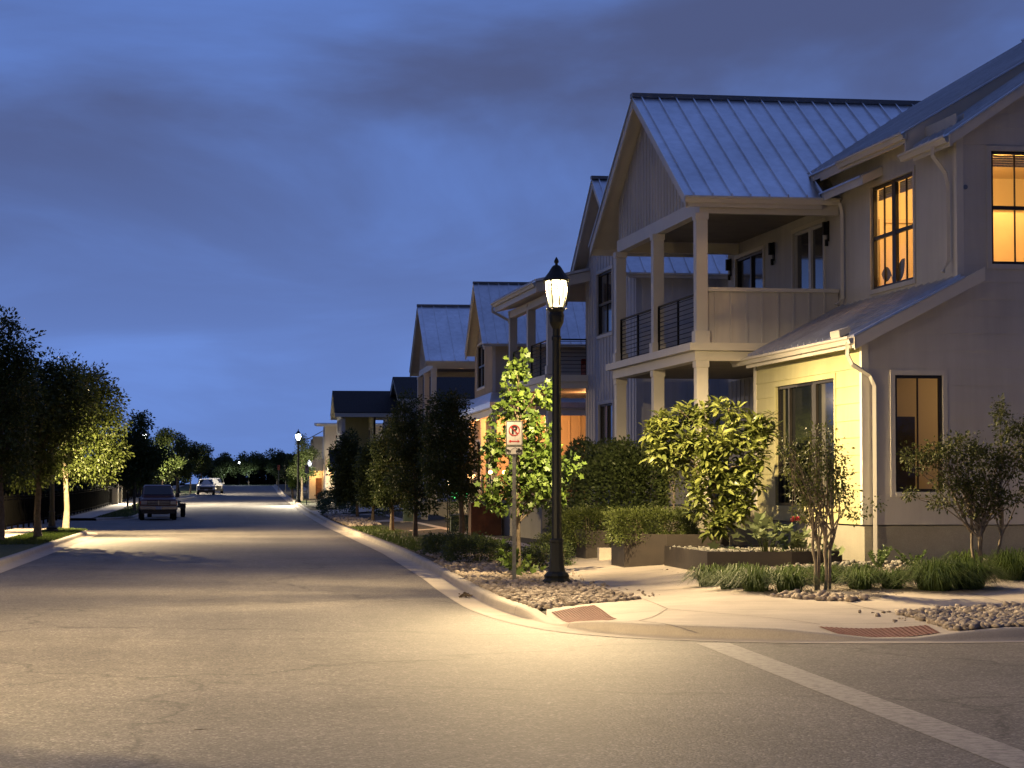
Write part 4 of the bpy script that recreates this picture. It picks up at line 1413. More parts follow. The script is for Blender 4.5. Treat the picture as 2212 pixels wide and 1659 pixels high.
railing(hB, (-1.0, 6.78, .95), (0, 6.78, .95), 1.0, 8, 2)
point_light('porch_lamp', (.6, 9.2, 3.9), 55, (1.0, .42, .14), .08, hB)
m = MB(); m.box(.35, .95, 7.4, 9.4, 4.72, 5.15); m.box(.8, 1.05, 7.4, 9.4, 5.15, 5.55); m.box(.35, .95, 7.3, 7.42, 4.72, 5.35); m.box(.35, .95, 9.38, 9.5, 4.72, 5.35)
p = Vector(aw(.3, 20.4)); sofa = m.build('sofa', 'red_cushion', bevel=.05)
sofa.location = (bx, by, .493); sofa.rotation_euler = (0, 0, AR)
tag(sofa, 'dark red sofa on the upper porch behind the street lamp', 'sofa')

# ------------------------------------------------------------ the house with the glowing porch
hC = thing('porch_house', 'narrow gabled house whose low wrap-around porch glows orange', 'house', (9.75, 88.5, .42))
cw = (2.5, 5.4, 5.5, 7.25)
CT = lambda s: 9.45 - .75 * abs(s - 2.9)
wall(hC, (0, 0), UA, NS, 0, 6.5, .3, lambda s: max(6.9, CT(s)), 'paint_sand', [cw, (1.0, 2.0, .9, 3.1), (3.4, 5.6, 1.4, 3.3)], 'batten', .41, brk=(2.9,))
window(hC, (0, 0), UA, NS, cw, 'bronze_frame', 'blue_pane', 2, 2, 'trim')
window(hC, (0, 0), UA, NS, (1.0, 2.0, .9, 3.1), 'bronze_frame', 'dark_pane', 1, 1, 'trim', name='door')
window(hC, (0, 0), UA, NS, (3.4, 5.6, 1.4, 3.3), 'bronze_frame', 'dark_pane', 2, 1, 'trim')
wall(hC, (0, 0), VA, NC, 0, 8, .3, 6.95, 'paint_sand', [(1.3, 2.3, .9, 3.2), (4.0, 5.5, 1.4, 3.2)], style='batten', pitch=.41)
window(hC, (0, 0), VA, NC, (1.3, 2.3, .9, 3.2), 'bronze_frame', 'dark_pane', 1, 1, 'trim', name='door')
window(hC, (0, 0), VA, NC, (4.0, 5.5, 1.4, 3.2), 'bronze_frame', 'dark_pane', 1, 1, 'trim')
wall(hC, (0, 6.5), VA, (0, 1), 0, 8, .3, 6.95, 'paint_sand')
for sg in (-1, 1):
    seam_roof(hC, (-.45, 2.9 + sg * 3.6, 7.02), (8.5, 0, 0), (0, -sg * 3.6, 2.68))
t = MB()
for sg in (-1, 1):
    slab(t, (-.42, 2.9 + sg * 3.57, 7.0), (.05, 0, 0), (0, -sg * 3.54, 2.64), .22)
    slab(t, (-.37, 2.9 + sg * 3.55, 6.99), (8.4, 0, 0), (0, -sg * 3.5, 2.61), .08)
t.build('fascia', 'trim', hC)
m = MB(); m.box(-.46, 8, 2.8, 3.0, 9.66, 9.74); m.build('ridge_cap', 'metal_ridge', hC)
m = MB(); m.box(0.02, .14, -.02, 0, .3, 6.95); m.build('corner_board', 'trim_white', hC)
# wrap-around porch: hipped roof in two planes
r = MB()
E = 4.62; T = 5.15; FX = -.52
r.face([(FX, -4.0, E), (-.01, -.01, T), (-.01, 8.9, T), (FX, 9.4, E)][::-1])
r.face([(FX, -4.0, E), (8, -4.0, E), (8, -.01, T), (-.01, -.01, T)])
r.face([(FX, -4.0, E - .2), (FX, 9.4, E - .2), (FX, 9.4, E), (FX, -4.0, E)])
r.face([(FX, -4.0, E - .2), (FX, -4.0, E), (8, -4, E), (8, -4, E - .2)])
r.build('porch_roof', 'metal_roof', hC)
m = MB(); m.box(FX + .02, -.03, -3.98, 9.35, E - .24, E - .205); m.box(-.03, 8, -3.98, -.03, E - .24, E - .205); m.build('porch_ceiling', 'trim', hC)
m = MB(); m.box(FX + .1, FX + .25, -3.9, 9.2, E - .5, E - .245); m.box(FX + .25, 8, -3.9, -3.75, E - .5, E - .245); m.build('beam', 'trim', hC)
for (x, y) in ((FX + .08, -3.9), (FX + .08, .0), (FX + .08, 4.6), (FX + .08, 9.0), (1.6, -3.9), (4.2, -3.9)):
    post(hC, x, x + .2, y, y + .2, .85, E - .5)
m = MB(); m.box(FX, -.02, -4.05, 9.4, -.4, .85); m.box(-.02, 8, -4.05, -.02, -.4, .85); m.build('porch_floor', 'foundation', hC)
railing(hC, (FX + .18, -3.6, .85), (FX + .18, -.05, .85), 1.0, 8, 3)
railing(hC, (FX + .35, -3.8, .85), (1.55, -3.8, .85), 1.0, 8, 3)
railing(hC, (1.85, -3.8, .85), (4.15, -3.8, .85), 1.0, 8, 3)
point_light('porch_lamp', (.7, -1.7, 3.8), 420, (1.0, .40, .11), .08, hC)
point_light('porch_lamp', (-.22, 3.4, 3.9), 60, (1.0, .40, .11), .08, hC)

# ------------------------------------------------------------ the balcony house further along
hD = thing('balcony_house', 'grey gabled house with an upstairs balcony beyond the orange porch', 'house', (10.1, 98.4, .22))
gable_porch(hD, 1, rib=.6, ve=7.5)
wall(hD, (1.823, 0), UA, NS, 6.5, 17, .2, 8.0, 'paint_greige', [(8.6, 9.7, 4.45, 6.9), (12.4, 14.8, 4.9, 6.9)], 'batten', .41)
window(hD, (1.823, 0), UA, NS, (8.6, 9.7, 4.45, 6.9), 'white_frame', 'blue_pane', 1, 1, 'trim', name='door')
window(hD, (1.823, 0), UA, NS, (12.4, 14.8, 4.9, 6.9), 'bronze_frame', 'blue_pane', 2, 1, 'trim')
wall(hD, (0, 6.6), VA, NC, 2.6, 8, .2, 8.0, 'paint_greige')
wall_lamp(hD, (1.823, 0), UA, NS, 8.0, 6.5)
point_light('porch_lamp', (.2, 8.3, 6.95), 10, (1.0, .45, .14), .05, hD)

# ------------------------------------------------------------ dark-roofed house
hE = thing('dark_roof_house', 'cream house with dark shingle roofs and a recessed upper porch far down the street', 'house', (7.9, 166, .45))


def shingle_gable(root, v0, v1, uc, hw, ez, rz, trimm='trim'):
    for sg in (-1, 1):
        seam_roof(root, (v0, uc + sg * hw, ez), (v1 - v0, 0, 0), (0, -sg * hw, rz - ez), rib=0, matname='shingle', t=.05)
    t = MB(); sl = (rz - ez) / hw
    for sg in (-1, 1):
        slab(t, (v0 + .03, uc + sg * (hw - .03), ez - .055), (.06, 0, 0), (0, -sg * (hw - .06), (hw - .06) * sl), .24)
        slab(t, (v0 + .09, uc + sg * (hw - .05), ez - .055), (v1 - v0 - .1, 0, 0), (0, -sg * (hw - .1), (hw - .1) * sl), .1)
        t.box(v0 + .03, v1 - .05, uc + sg * (hw - .05) - .03, uc + sg * (hw - .05) + .03, ez - .34, ez - .06)
    t.build('fascia', trimm, root)


shingle_gable(hE, -1.25, 8, 1.2, 3.9, 6.75, 8.45)
ET = lambda s: 8.15 - .43 * abs(s - 1.2)
wall(hE, (-.75, 0), UA, NS, -2.2, 4.6, 6.3, lambda s: max(6.35, ET(s)), 'paint_cream', brk=(1.2,), name='gable_wall')
for (x, y) in ((-.75, -2.2), (-.75, 1.0), (-.75, 4.3), (2.3, -2.2)):
    post(hE, x, x + .3, y, y + .3, 3.2, 6.3)
wall(hE, (1.6, 0), UA, NS, -2.0, 4.6, 3.0, 6.9, 'paint_cream', [(-.4, .6, 3.3, 5.7), (1.8, 3.6, 4.2, 5.7)], 'lap', .2)
window(hE, (1.6, 0), UA, NS, (-.4, .6, 3.3, 5.7), 'white_frame', 'blue_pane', 1, 1, name='door')
window(hE, (1.6, 0), UA, NS, (1.8, 3.6, 4.2, 5.7), 'bronze_frame', 'dark_pane', 2, 1, 'trim')
m = MB(); m.box(-.8, 5.0, -2.3, 4.7, 2.95, 3.2); m.build('deck', 'ceiling', hE)
wall(hE, (-.7, 4.55), VA, NC, 0, 2.3, 3.2, 6.75, 'paint_cream', style='lap', pitch=.2)
railing(hE, (-.3, -2.05, 3.2), (2.2, -2.05, 3.2), 1.0, 8, 4)
wall(hE, (2.6, -2.1), VA, NC, 0, 7, -.3, 6.7, 'paint_cream', [(.8, 1.6, 3.9, 5.6), (3.0, 4.2, 1.0, 2.4)], 'lap', .2)
window(hE, (2.6, -2.1), VA, NC, (.8, 1.6, 3.9, 5.6), 'bronze_frame', 'blue_pane', 1, 2, 'trim_white')
window(hE, (2.6, -2.1), VA, NC, (3.0, 4.2, 1.0, 2.4), 'bronze_frame', 'dark_pane', 2, 1, 'trim_white')
wall(hE, (1.6, 0), UA, NS, -2.1, 4.6, -.3, 2.95, 'paint_cream', [(.4, 1.5, 0, 2.2)], 'lap', .2)
window(hE, (1.6, 0), UA, NS, (.4, 1.5, 0, 2.2), 'bronze_frame', 'dark_pane', 1, 1, 'trim', name='door')
# lower porch roof and its posts
t = MB(); slab(t, (-1.6, -5.2, 3.05), (6.6, 0, 0), (0, 3.1, .95), .2); t.build('porch_roof_body', 'trim', hE)
seam_roof(hE, (-1.65, -5.25, 3.10), (6.7, 0, 0), (0, 3.12, .95), rib=0, matname='shingle')
for x in (-1.3, 1.0, 3.2):
    post(hE, x, x + .35, -4.9, -4.55, -.3, 2.86)
# main body behind
shingle_gable(hE, 2.9, 14, -2.9, 5.2, 7.6, 9.3)
wall(hE, (3.4, -7.4), VA, NC, 0, 9, -.3, 7.4, 'paint_white', [(1.2, 2.1, 4.3, 6.4), (4.2, 5.4, 4.3, 6.4)], 'lap', .25)
window(hE, (3.4, -7.4), VA, NC, (1.2, 2.1, 4.3, 6.4), 'bronze_frame', 'blue_pane', 1, 2, 'trim_white')
window(hE, (3.4, -7.4), VA, NC, (4.2, 5.4, 4.3, 6.4), 'bronze_frame', 'blue_pane', 1, 2, 'trim_white')
wall(hE, (3.4, 0), UA, NS, -7.4, -2.1, -.3, 7.4, 'paint_white', style='lap', pitch=.25)

# ------------------------------------------------------------ last house, tower-like with a lit entry
hF = thing('far_house', 'grey flat-topped house with a lit yellow entry at the end of the row', 'house', (7.1, 195, .62))
wall(hF, (0, 0), UA, NS, -1.5, 3, -.3, 6.4, 'paint_greige', [(-.9, 0, 3.2, 5.4), (1.2, 2.2, 3.2, 5.4)])
window(hF, (0, 0), UA, NS, (-.9, 0, 3.2, 5.4), 'bronze_frame', 'dark_pane', 1, 1, 'trim')
window(hF, (0, 0), UA, NS, (1.2, 2.2, 3.2, 5.4), 'bronze_frame', 'dark_pane', 1, 1, 'trim')
wall(hF, (0, -1.5), VA, NC, 0, 6, -.3, 6.4, 'paint_greige', [(.9, 2.4, 3.6, 5.6)])
window(hF, (0, -1.5), VA, NC, (.9, 2.4, 3.6, 5.6), 'bronze_frame', 'blue_pane', 2, 1, 'trim')
m = MB(); slab(m, (-.75, -2.2, 6.55), (7, 0, 0), (0, 6, .25), .22); m.build('roof', 'trim', hF)
wall(hF, (-.9, 0), UA, NS, 3.0, 9, 2.7, 5.4, 'paint_greige', [(4.0, 4.9, 3.2, 4.9), (6.2, 7.1, 3.2, 4.9)])
window(hF, (-.9, 0), UA, NS, (4.0, 4.9, 3.2, 4.9), 'white_frame', 'blue_pane', 1, 1)
window(hF, (-.9, 0), UA, NS, (6.2, 7.1, 3.2, 4.9), 'white_frame', 'blue_pane', 1, 1)
wall(hF, (-.9, 3.0), VA, NC, 0, .88, 2.7, 5.6, 'paint_greige')
seam_roof(hF, (-1.7, 2.6, 5.2), (0, 7, 0), (2.4, 0, 1.3), rib=0, matname='shingle')
gutter(hF, (-1.68, 2.6, 5.16), (0, 7, 0), (-1, 0, 0), matname='black_metal')
# porch recess beneath, lit from inside
wall(hF, (-1.15, 4.2), VA, NC, 0, 1.15, -.3, 2.6, 'paint_sand', [(.55, 1.1, 0, 2.0)])
window(hF, (-1.15, 4.2), VA, NC, (.55, 1.1, 0, 2.0), 'rust_steel', 'rust_steel', 1, 1, name='door')
m = MB(); m.box(-1.2, -.02, 2.9, 4.15, 2.6, 2.7); m.build('porch_ceiling', 'trim', hF)
m = MB(); m.box(-1.15, -.02, 4.4, 9, -.3, 2.69); m.build('lower_block', 'paint_greige', hF)
wall(hF, (-.35, -2.4), VA, NC, .4, 1.6, -.3, 2.6, 'paint_sand')
point_light('porch_lamp', (-.62, 3.3, 2.35), 95, (1.0, .55, .18), .06, hF)
point_light('porch_lamp', (.7, -2.8, 2.5), 55, (1.0, .55, .18), .06, hF)
m = MB(); m.box(-1.25, -.95, 6.5, 7.4, 3.0, 3.6); m.build('lit_window', 'porch_white', hF)
# ------------------------------------------------------------ street lamps
def street_lamp(label, loc, power=LAMP_W, col=WARM, glassm='glass_lantern', corem='lamp_white', group='street lamps', rz=0.2, soft=.05):
    root = thing('street_lamp', label, 'street lamp', loc, rz, group)
    mb = MB(); mb.lathe([(.225, -.02), (.235, .03), (.235, .09), (.20, .13), (.215, .17), (.19, .21), (.14, .25)], 24, flute=.04); mb.build('base', 'lamp_iron', root)
    mb = MB(); mb.lathe([(.145, .245), (.125, .36), (.112, .55), (.108, .74), (.118, .76), (.118, .80), (.098, .82)], 20, flute=.05); mb.build('plinth', 'lamp_iron', root)
    mb = MB(); mb.lathe([(.092, .815), (.084, 2.5), (.076, 4.30), (.088, 4.31), (.088, 4.36), (.072, 4.38), (.072, 4.50), (.10, 4.56)], 20, flute=-.06); mb.build('shaft', 'lamp_iron', root)
    mb = MB(); mb.lathe([(.095, 4.55), (.125, 4.62), (.135, 4.74), (.12, 4.80), (.145, 4.84), (.145, 4.87)], 20); mb.build('cup', 'lamp_iron', root, smooth=False)
    # lantern cage: bowed ribs, rings, ball tips
    z0, z1 = 4.87, 5.36
    prof = [(.135, z0), (.165, z0 + .14), (.19, z0 + .30), (.205, z1 - .04), (.205, z1)]
    mb = MB()
    for k in range(8):
        w = 2 * pi * k / 8
        mb.tube([(r * cos(w), r * sin(w), z) for r, z in prof], .013, 5)
    for r, z in ((.138, z0 + .008), (.205, z1 - .004)):
        mb.tube([(r * cos(2 * pi * k / 24), r * sin(2 * pi * k / 24), z) for k in range(25)], .011, 5)
    for k in range(4):
        w = 2 * pi * (k + .5) / 4
        for r, z in ((.245, z1 - .03), (.19, z0 - .02)):
            c = (r * cos(w), r * sin(w), z)
            mb.tube([(r * .8 * cos(w), r * .8 * sin(w), z), c], .007, 5)
            mb.lathe([(.004, -.018), (.018, 0), (.004, .018)], 6, c)
    mb.build('lantern_cage', 'lamp_iron', root)
    mb = MB()
    n = 16
    for i in range(len(prof) - 1):
        for k in range(n):
            a, b = 2 * pi * k / n, 2 * pi * (k + 1) / n
            r0, q0 = prof[i]; r1, q1 = prof[i + 1]; r0 -= .012; r1 -= .012
            mb.face([(r0 * cos(a), r0 * sin(a), q0), (r0 * cos(b), r0 * sin(b), q0), (r1 * cos(b), r1 * sin(b), q1), (r1 * cos(a), r1 * sin(a), q1)])
    mb.build('lantern_glass', glassm, root)
    mb = MB(); mb.lathe([(.06, z0 + .02), (.07, z0 + .04), (.03, z0 + .07)], 12); mb.lathe([(.15, z1 - .04), (.16, z1 - .02), (.15, z1 - .005)], 16)
    mb.build('lamp_head', corem, root)
    mb = MB(); mb.lathe([(.062, z0 + .08), (.066, z0 + .20), (.062, z0 + .31)], 12); mb.build('refractor', 'refractor', root)
    mb = MB(); mb.lathe([(.235, z1), (.24, z1 + .015), (.21, z1 + .05), (.14, z1 + .14), (.085, z1 + .23), (.06, z1 + .26), (.03, z1 + .27)], 20); mb.build('roof', 'lamp_iron', root)
    mb = MB(); mb.lathe([(.03, z1 + .265), (.022, z1 + .29), (.04, z1 + .315), (.043, z1 + .34), (.03, z1 + .37), (.008, z1 + .41)], 12); mb.build('finial', 'lamp_iron', root, smooth=True)
    lantern_light('lantern_light', (0, 0, 5.29), power, col, soft, root)
    return root


street_lamp('tall dark lantern post lit at the corner, standing in pale river stones', (5.51, 39.64, H(5.5, 39.6)))
street_lamp('lantern post half hidden among the trees on the left-hand lawn', (-7.15, 88.7, H(-7.15, 88.7)), LAMP_W * 2.6)
street_lamp('small far lantern post lit white against the sky', (4.5, 180, H(4.5, 180)), LAMP_W * 1.5, (1, .85, .6), 'glass_lantern_far', 'lamp_far')
street_lamp('far lantern post glinting through the crown behind the pickup', (-7.5, 180, H(-7.5, 180)), LAMP_W * 2.0, (1, .85, .6), 'glass_lantern_far', 'lamp_far')
street_lamp('distant lantern post by the white-lit trunk behind the parked cars', (-6.6, 246, H(-6.6, 246)), LAMP_W * 1.2, (1, .85, .6), 'glass_lantern_far', 'lamp_far')
street_lamp('most distant lantern, a bright point between the trees at the end of the street', (-.2, 357, zr(357)), LAMP_W * .2, (.9, .95, 1.0), 'glass_lantern_far', 'lamp_far').scale = (.68, .68, .68)
street_lamp('lantern post on the left-hand corner lighting the crossing', (-7.0, 25.0, H(-7.0, 25.0)), LAMP_W * 2.2, soft=.16)


# ------------------------------------------------------------ signs
def text_mesh(ch, size, name, matname, parent, loc, shear=0.0, bold=0.0, ext=.001):
    cu = bpy.data.curves.new(name, 'FONT'); cu.body = ch; cu.size = size; cu.align_x = 'CENTER'; cu.align_y = 'CENTER'; cu.extrude = ext; cu.offset = bold; cu.shear = shear
    tmp = bpy.data.objects.new(name, cu); COL.objects.link(tmp)
    dg = bpy.context.evaluated_depsgraph_get(); dg.update()
    me = bpy.data.meshes.new_from_object(tmp.evaluated_get(dg)); bpy.data.objects.remove(tmp); bpy.data.curves.remove(cu)
    # upright in the x-z plane, facing -y
    me.transform(__import__('mathutils').Matrix.Rotation(pi / 2, 4, 'X'))
    me.materials.clear(); me.materials.append(MATS[matname])
    o = bpy.data.objects.new(name, me); COL.objects.link(o); o.parent = parent; o.location = loc
    return o


def rrect(w, h, r, n=5):
    pts = []
    for cx, cz, a0 in ((w / 2 - r, h / 2 - r, 0), (-w / 2 + r, h / 2 - r, 90), (-w / 2 + r, -h / 2 + r, 180), (w / 2 - r, -h / 2 + r, 270)):
        for k in range(n):
            a = radians(a0 + 90 * k / (n - 1)); pts.append((cx + r * cos(a), cz + r * sin(a)))
    return pts


def ring(mb, r0, r1, c, y0, y1, n=32):
    for k in range(n):
        a, b = 2 * pi * k / n, 2 * pi * (k + 1) / n
        mb.hexa([(c[0] + r0 * cos(a), y0, c[1] + r0 * sin(a)), (c[0] + r1 * cos(a), y0, c[1] + r1 * sin(a)), (c[0] + r1 * cos(b), y0, c[1] + r1 * sin(b)), (c[0] + r0 * cos(b), y0, c[1] + r0 * sin(b)),
                 (c[0] + r0 * cos(a), y1, c[1] + r0 * sin(a)), (c[0] + r1 * cos(a), y1, c[1] + r1 * sin(a)), (c[0] + r1 * cos(b), y1, c[1] + r1 * sin(b)), (c[0] + r0 * cos(b), y1, c[1] + r0 * sin(b))])


def border(w, h, r, t):
    a = rrect(w, h, r); b = rrect(w - 2 * t, h - 2 * t, max(.004, r - t))
    return a, b


def no_parking(label, loc, rz, face='sign_white', ink='sign_red', full=True, hz=2.92):
    root = thing('no_parking_sign', label, 'road sign', loc, rz, 'no parking signs along the right-hand kerb')
    mb = MB(); mb.hexa([(-.026, -.012, -.1), (.026, -.012, -.1), (.026, .012, -.1), (-.026, .012, -.1), (-.026, -.012, hz - .05), (.026, -.012, hz - .05), (.026, .012, hz - .05), (-.026, .012, hz - .05)])
    mb.box(-.034, -.026, -.022, .006, -.1, hz - .05); mb.box(.026, .034, -.022, .006, -.1, hz - .05)
    mb.build('post', 'galvanised', root)
    for i, (h, zc) in enumerate(((.45, hz - .225), (.165, hz - .536))):
        m = MB(); m.extrude(rrect(.305, h, .03), lambda a, b, d: (a, d, b + zc), -.028, -.024); pl = m.build('plate', face, root)
        A, B = border(.297, h - .008, .027, .013)
        m = MB(); n = len(A)
        for k in range(n):
            j = (k + 1) % n
            m.face([(A[k][0], -.0295, A[k][1] + zc), (B[k][0], -.0295, B[k][1] + zc), (B[j][0], -.0295, B[j][1] + zc), (A[j][0], -.0295, A[j][1] + zc)])
        m.build('border', 'sign_black', pl)
        if i == 0:
            zc2 = zc + .055
            text_mesh('P', .20, 'letter', 'sign_black', pl, (0, -.0300, zc2 - .002), bold=.009)
            m = MB(); ring(m, .085, .101, (0, zc2), -.0335, -.0305)
            c = .093 * cos(pi / 4); t = .006
            m.hexa([(-c - t, -.0345, zc2 + c - t), (-c + t, -.0345, zc2 + c + t), (c + t, -.0345, zc2 - c + t), (c - t, -.0345, zc2 - c - t),
                    (-c - t, -.0336, zc2 + c - t), (-c + t, -.0336, zc2 + c + t), (c + t, -.0336, zc2 - c + t), (c - t, -.0336, zc2 - c - t)])
            m.build('prohibition_ring', ink, pl)
            m = MB(); za = zc - .145
            m.box(-.065, .065, -.0315, -.0300, za - .009, za + .009)
            for s in (-1, 1):
                m.extrude([(s * .10, 0), (s * .062, .030), (s * .062, -.030)], lambda a, b, d: (a, d, b + za), -.0315, -.0300)
            m.build('arrow', ink, pl)
            m = MB(); m.lathe([(.008, 0), (.008, .004)], 8, (0, 0, 0))
            o = m.build('bolt', 'galvanised', pl); o.location = (0, -.028, zc + .19); o.rotation_euler = (pi / 2, 0, 0)
        elif full:
            # tow truck lifting the nose of a car
            m = MB(); f = lambda a, b, d: (a, d, b + zc)
            m.extrude([(-.135, -.02), (-.135, .022), (-.122, .026), (-.108, .024), (-.088, .004), (-.062, -.002), (-.060, -.02)], f, -.0315, -.0300)
            m.extrude([(.135, -.036), (.135, .012), (.112, .014), (.100, .040), (.066, .040), (.064, .006), (.03, .002), (.03, -.030)], f, -.0315, -.0300)
            for cx, cz in ((-.085, -.030), (.062, -.040), (.116, -.040)):
                ring(m, .012, .022, (cx, cz + zc), -.0330, -.0316, 14)
            m.tube([(.08, -.031, .006 + zc), (.02, -.031, .052 + zc), (-.035, -.031, .028 + zc), (-.062, -.031, -.002 + zc)], .0035, 4)
            m.build('tow_pictogram', 'sign_black', pl)
    return root


no_parking('white no-parking and tow-away sign on a steel post before the leafy young tree', (4.93, 41.06, H(4.93, 41.06)), radians(-3))
no_parking('pale no-parking sign on a thin post, far down the right kerb', (4.85, 168.5, H(4.85, 168.5)), 0, full=False)
no_parking('distant orange-red sign on a thin post near the end of the street', (4.55, 275, H(4.55, 275)), 0, face='sign_orange', full=False)
no_parking('distant dull pinkish sign just right of the orange-red one', (5.0, 256, H(5.0, 256)), 0, face='sign_white', full=False)


# ------------------------------------------------------------ planters and small things by the house
def planter(label, pts, z0, h, soil='dark_rock', fill=0, seed=0):
    root = thing('steel_planter', label, 'planter', (0, 0, 0), 0, 'weathered steel planters beside the porch')
    n = len(pts); mb = MB()
    t = .012
    cx = sum(p[0] for p in pts) / n; cy_ = sum(p[1] for p in pts) / n
    inn = [(cx + (x - cx) * (1 - t * 2.2), cy_ + (y - cy_) * (1 - t * 2.2)) for x, y in pts]
    for k in range(n):
        j = (k + 1) % n
        a, b, c, d = pts[k], pts[j], inn[j], inn[k]
        mb.hexa([(*a, z0), (*b, z0), (*c, z0), (*d, z0), (*a, z0 + h), (*b, z0 + h), (*c, z0 + h), (*d, z0 + h)])
    mb.build('wall', 'planter_steel', root)
    m = MB(); m.face([(*p, z0 + h - .06) for p in inn]); m.build('soil', 'rock_soil', root)
    if fill:
        o = stones('pebbles', inn, fill, .025, .055, soil, seed, hf=lambda x, y: z0 + h - .06); o.parent = root; o['kind'] = 'stuff'
    return root


planter('low dark steel planter filled with pebbles under the big-leaved shrub', [(8.26, 44.1), (8.27, 40.0), (9.75, 39.75), (10.75, 40.05), (10.62, 44.1)], .22, .50, fill=900, seed=5)
planter('taller dark steel planter holding the trimmed green hedge nearest the porch steps', [(7.6, 46.5), (7.62, 45.0), (8.35, 44.3), (9.6, 44.3), (9.6, 46.6)], .16, .78)
planter('dark steel planter behind, half covered by the left trimmed hedge', [(7.62, 51.6), (7.66, 50.4), (8.2, 50.1), (9.1, 50.3), (9.0, 52.0)], .16, .74)
mb = MB(); mb.box(-.14, .14, -.14, .14, -.05, .27)
o = mb.build('concrete_block', 'sidewalk', bevel=.012); o.location = (7.86, 49.0, H(7.86, 49.0)); tag(o, 'small pale concrete block between the two hedge planters', 'concrete block')
mb = MB(); mb.box(-.5, .5, -.45, .45, -.05, 1.15); o = mb.build('rusty_planter', 'rust_steel', bevel=.02); o.location = (7.95, 74.3, .2); tag(o, 'rust-brown steel planter box in the shade past the young tree', 'planter')


def utility_box(label, loc, w, d, h):
    root = thing('utility_box', label, 'utility box', loc, 0, 'green utility boxes beside the pavement')
    m = MB(); m.box(-w / 2, w / 2, -d / 2, d / 2, 0, h * .88); m.build('body', 'utility_green', root, bevel=.02)
    m = MB(); m.hexa([(-w / 2 - .03, -d / 2 - .03, h * .88), (w / 2 + .03, -d / 2 - .03, h * .88), (w / 2 + .03, d / 2 + .03, h * .88), (-w / 2 - .03, d / 2 + .03, h * .88), (-w / 2 - .03, -d / 2 - .03, h * .93), (w / 2 + .03, -d / 2 - .03, h * .93), (w / 2 + .03, d / 2 + .03, h), (-w / 2 - .03, d / 2 + .03, h)])
    m.build('lid', 'utility_green', root)
    m = MB(); m.box(-.12, .06, -d / 2 - .012, -d / 2 - .002, h * .3, h * .55); m.build('warning_label', 'plant_dark', root)
    m = MB(); m.box(-w / 2 - .1, w / 2 + .1, -d / 2 - .1, d / 2 + .1, -.1, .0); m.build('pad', 'kerb', root)


utility_box('low green utility box beside the pavement by the dark verge trees', (7.75, 80.9, H(7.75, 80.9) + .02), .66, .6, .62)
utility_box('second smaller utility box further along the same pavement', (7.7, 104, H(7.7, 104) + .02), .62, .6, .6)

# string of warm bulbs on the orange porch rail, stair rail
root = thing('string_lights', 'row of warm bulbs strung along the orange porch railing', 'string lights', (9.2, 88.9, .42))
rng = random.Random(4)
m = MB(); m.tube([(-.12, -.4 + k * .35, 1.92 + .05 * sin(k * 2.1)) for k in range(10)], .006, 4); m.build('wire', 'black_metal', root)
for k in range(10):
    m = MB(); m.lathe([(.012, -.05), (.045, 0), (.012, .05)], 8); b = m.build('bulb', 'bulb_warm', root, smooth=True); b.location = (-.12, -.4 + k * .35, 1.86 + .05 * sin(k * 2.1))
root = thing('porch_lantern', 'pair of warm round lights on the iron stair posts by the orange porch', 'lantern', (9.3, 84.0, .42))
for dx in (-.1, .42):
    m = MB(); m.box(dx - .02, dx + .02, -.02, .02, 0, 1.9); m.build('post', 'black_metal', root)
    m = MB(); m.lathe([(.01, -.08), (.07, -.03), (.08, .02), (.04, .08)], 10); b = m.build('bulb', 'bulb_warm', root, smooth=True); b.location = (dx, 0, 1.98)
m = MB()
for k in range(4):
    m.tube([(-.08, 0, 1.2 + k * .16), (.1, 0, 1.3 + k * .14), (.4, 0, 1.22 + k * .16)], .012, 5)
m.build('scroll_rail', 'black_metal', root)
# small green light-up word in the shaded front garden
root = thing('neon_sign', 'small glowing green word low among the dark trees', 'neon sign', (7.45, 78.2, 1.62), radians(-6))
text_mesh('open', .30, 'lettering', 'neon_green', root, (0, 0, 0), shear=.3, ext=.006)
m = MB(); m.tube([(-.36, .03, -.12), (.36, .03, -.12)], .012, 5); m.tube([(-.3, .03, -.12), (-.3, .03, -1.5)], .012, 5); m.tube([(.3, .03, -.12), (.3, .03, -1.5)], .012, 5); m.build('stand', 'black_metal', root)
root = thing('garden_lamp', 'tiny bright garden lamp in the dark foliage left of the orange porch', 'garden lamp', (7.2, 79.5, H(7.2, 79.5)))
m = MB(); m.tube([(0, 0, 0), (0, 0, 1.7)], .02, 6); m.build('stake', 'black_metal', root)
m = MB(); m.lathe([(.01, 0), (.06, .05), (.06, .12), (.01, .17)], 8, (0, 0, 1.7)); m.build('bulb', 'lamp_white', root)
point_light('garden_light', (0, -.12, 1.85), 14, (1, .9, .35), .05, root)
# litter on the road
mb = MB(); mb.tube([(-.16, -.03, .012), (-.06, .0, .018), (.02, .01, .013), (.09, .045, .02), (.16, .05, .012)], [.005, .008, .007, .006, .003], 5); mb.tube([(.0, .008, .014), (.05, -.02, .02)], .003, 4)
o = mb.build('fallen_twig', 'twig'); o.scale = (.35, .35, .35); o.location = (-.29, 17.86, 0); tag(o, 'thin dark twig lying alone on the asphalt', 'twig')
rg = np.random.default_rng(9)
v, f = leaf_cloud(rg.normal(size=(70, 3)) * np.array([.07, .16, .02]) + np.array([0, 0, .03]), rg.normal(size=(70, 3)) * np.array([1, 1, .2]), rg.uniform(.04, .09, 70), 'diamond', rg)
o = mesh_np('leaf_litter', v, f, 'twig'); o.location = (3.8, 38.3, .012); tag(o, 'small heap of dead leaves in the gutter beside the kerb', 'leaf heap')
rg = np.random.default_rng(19)
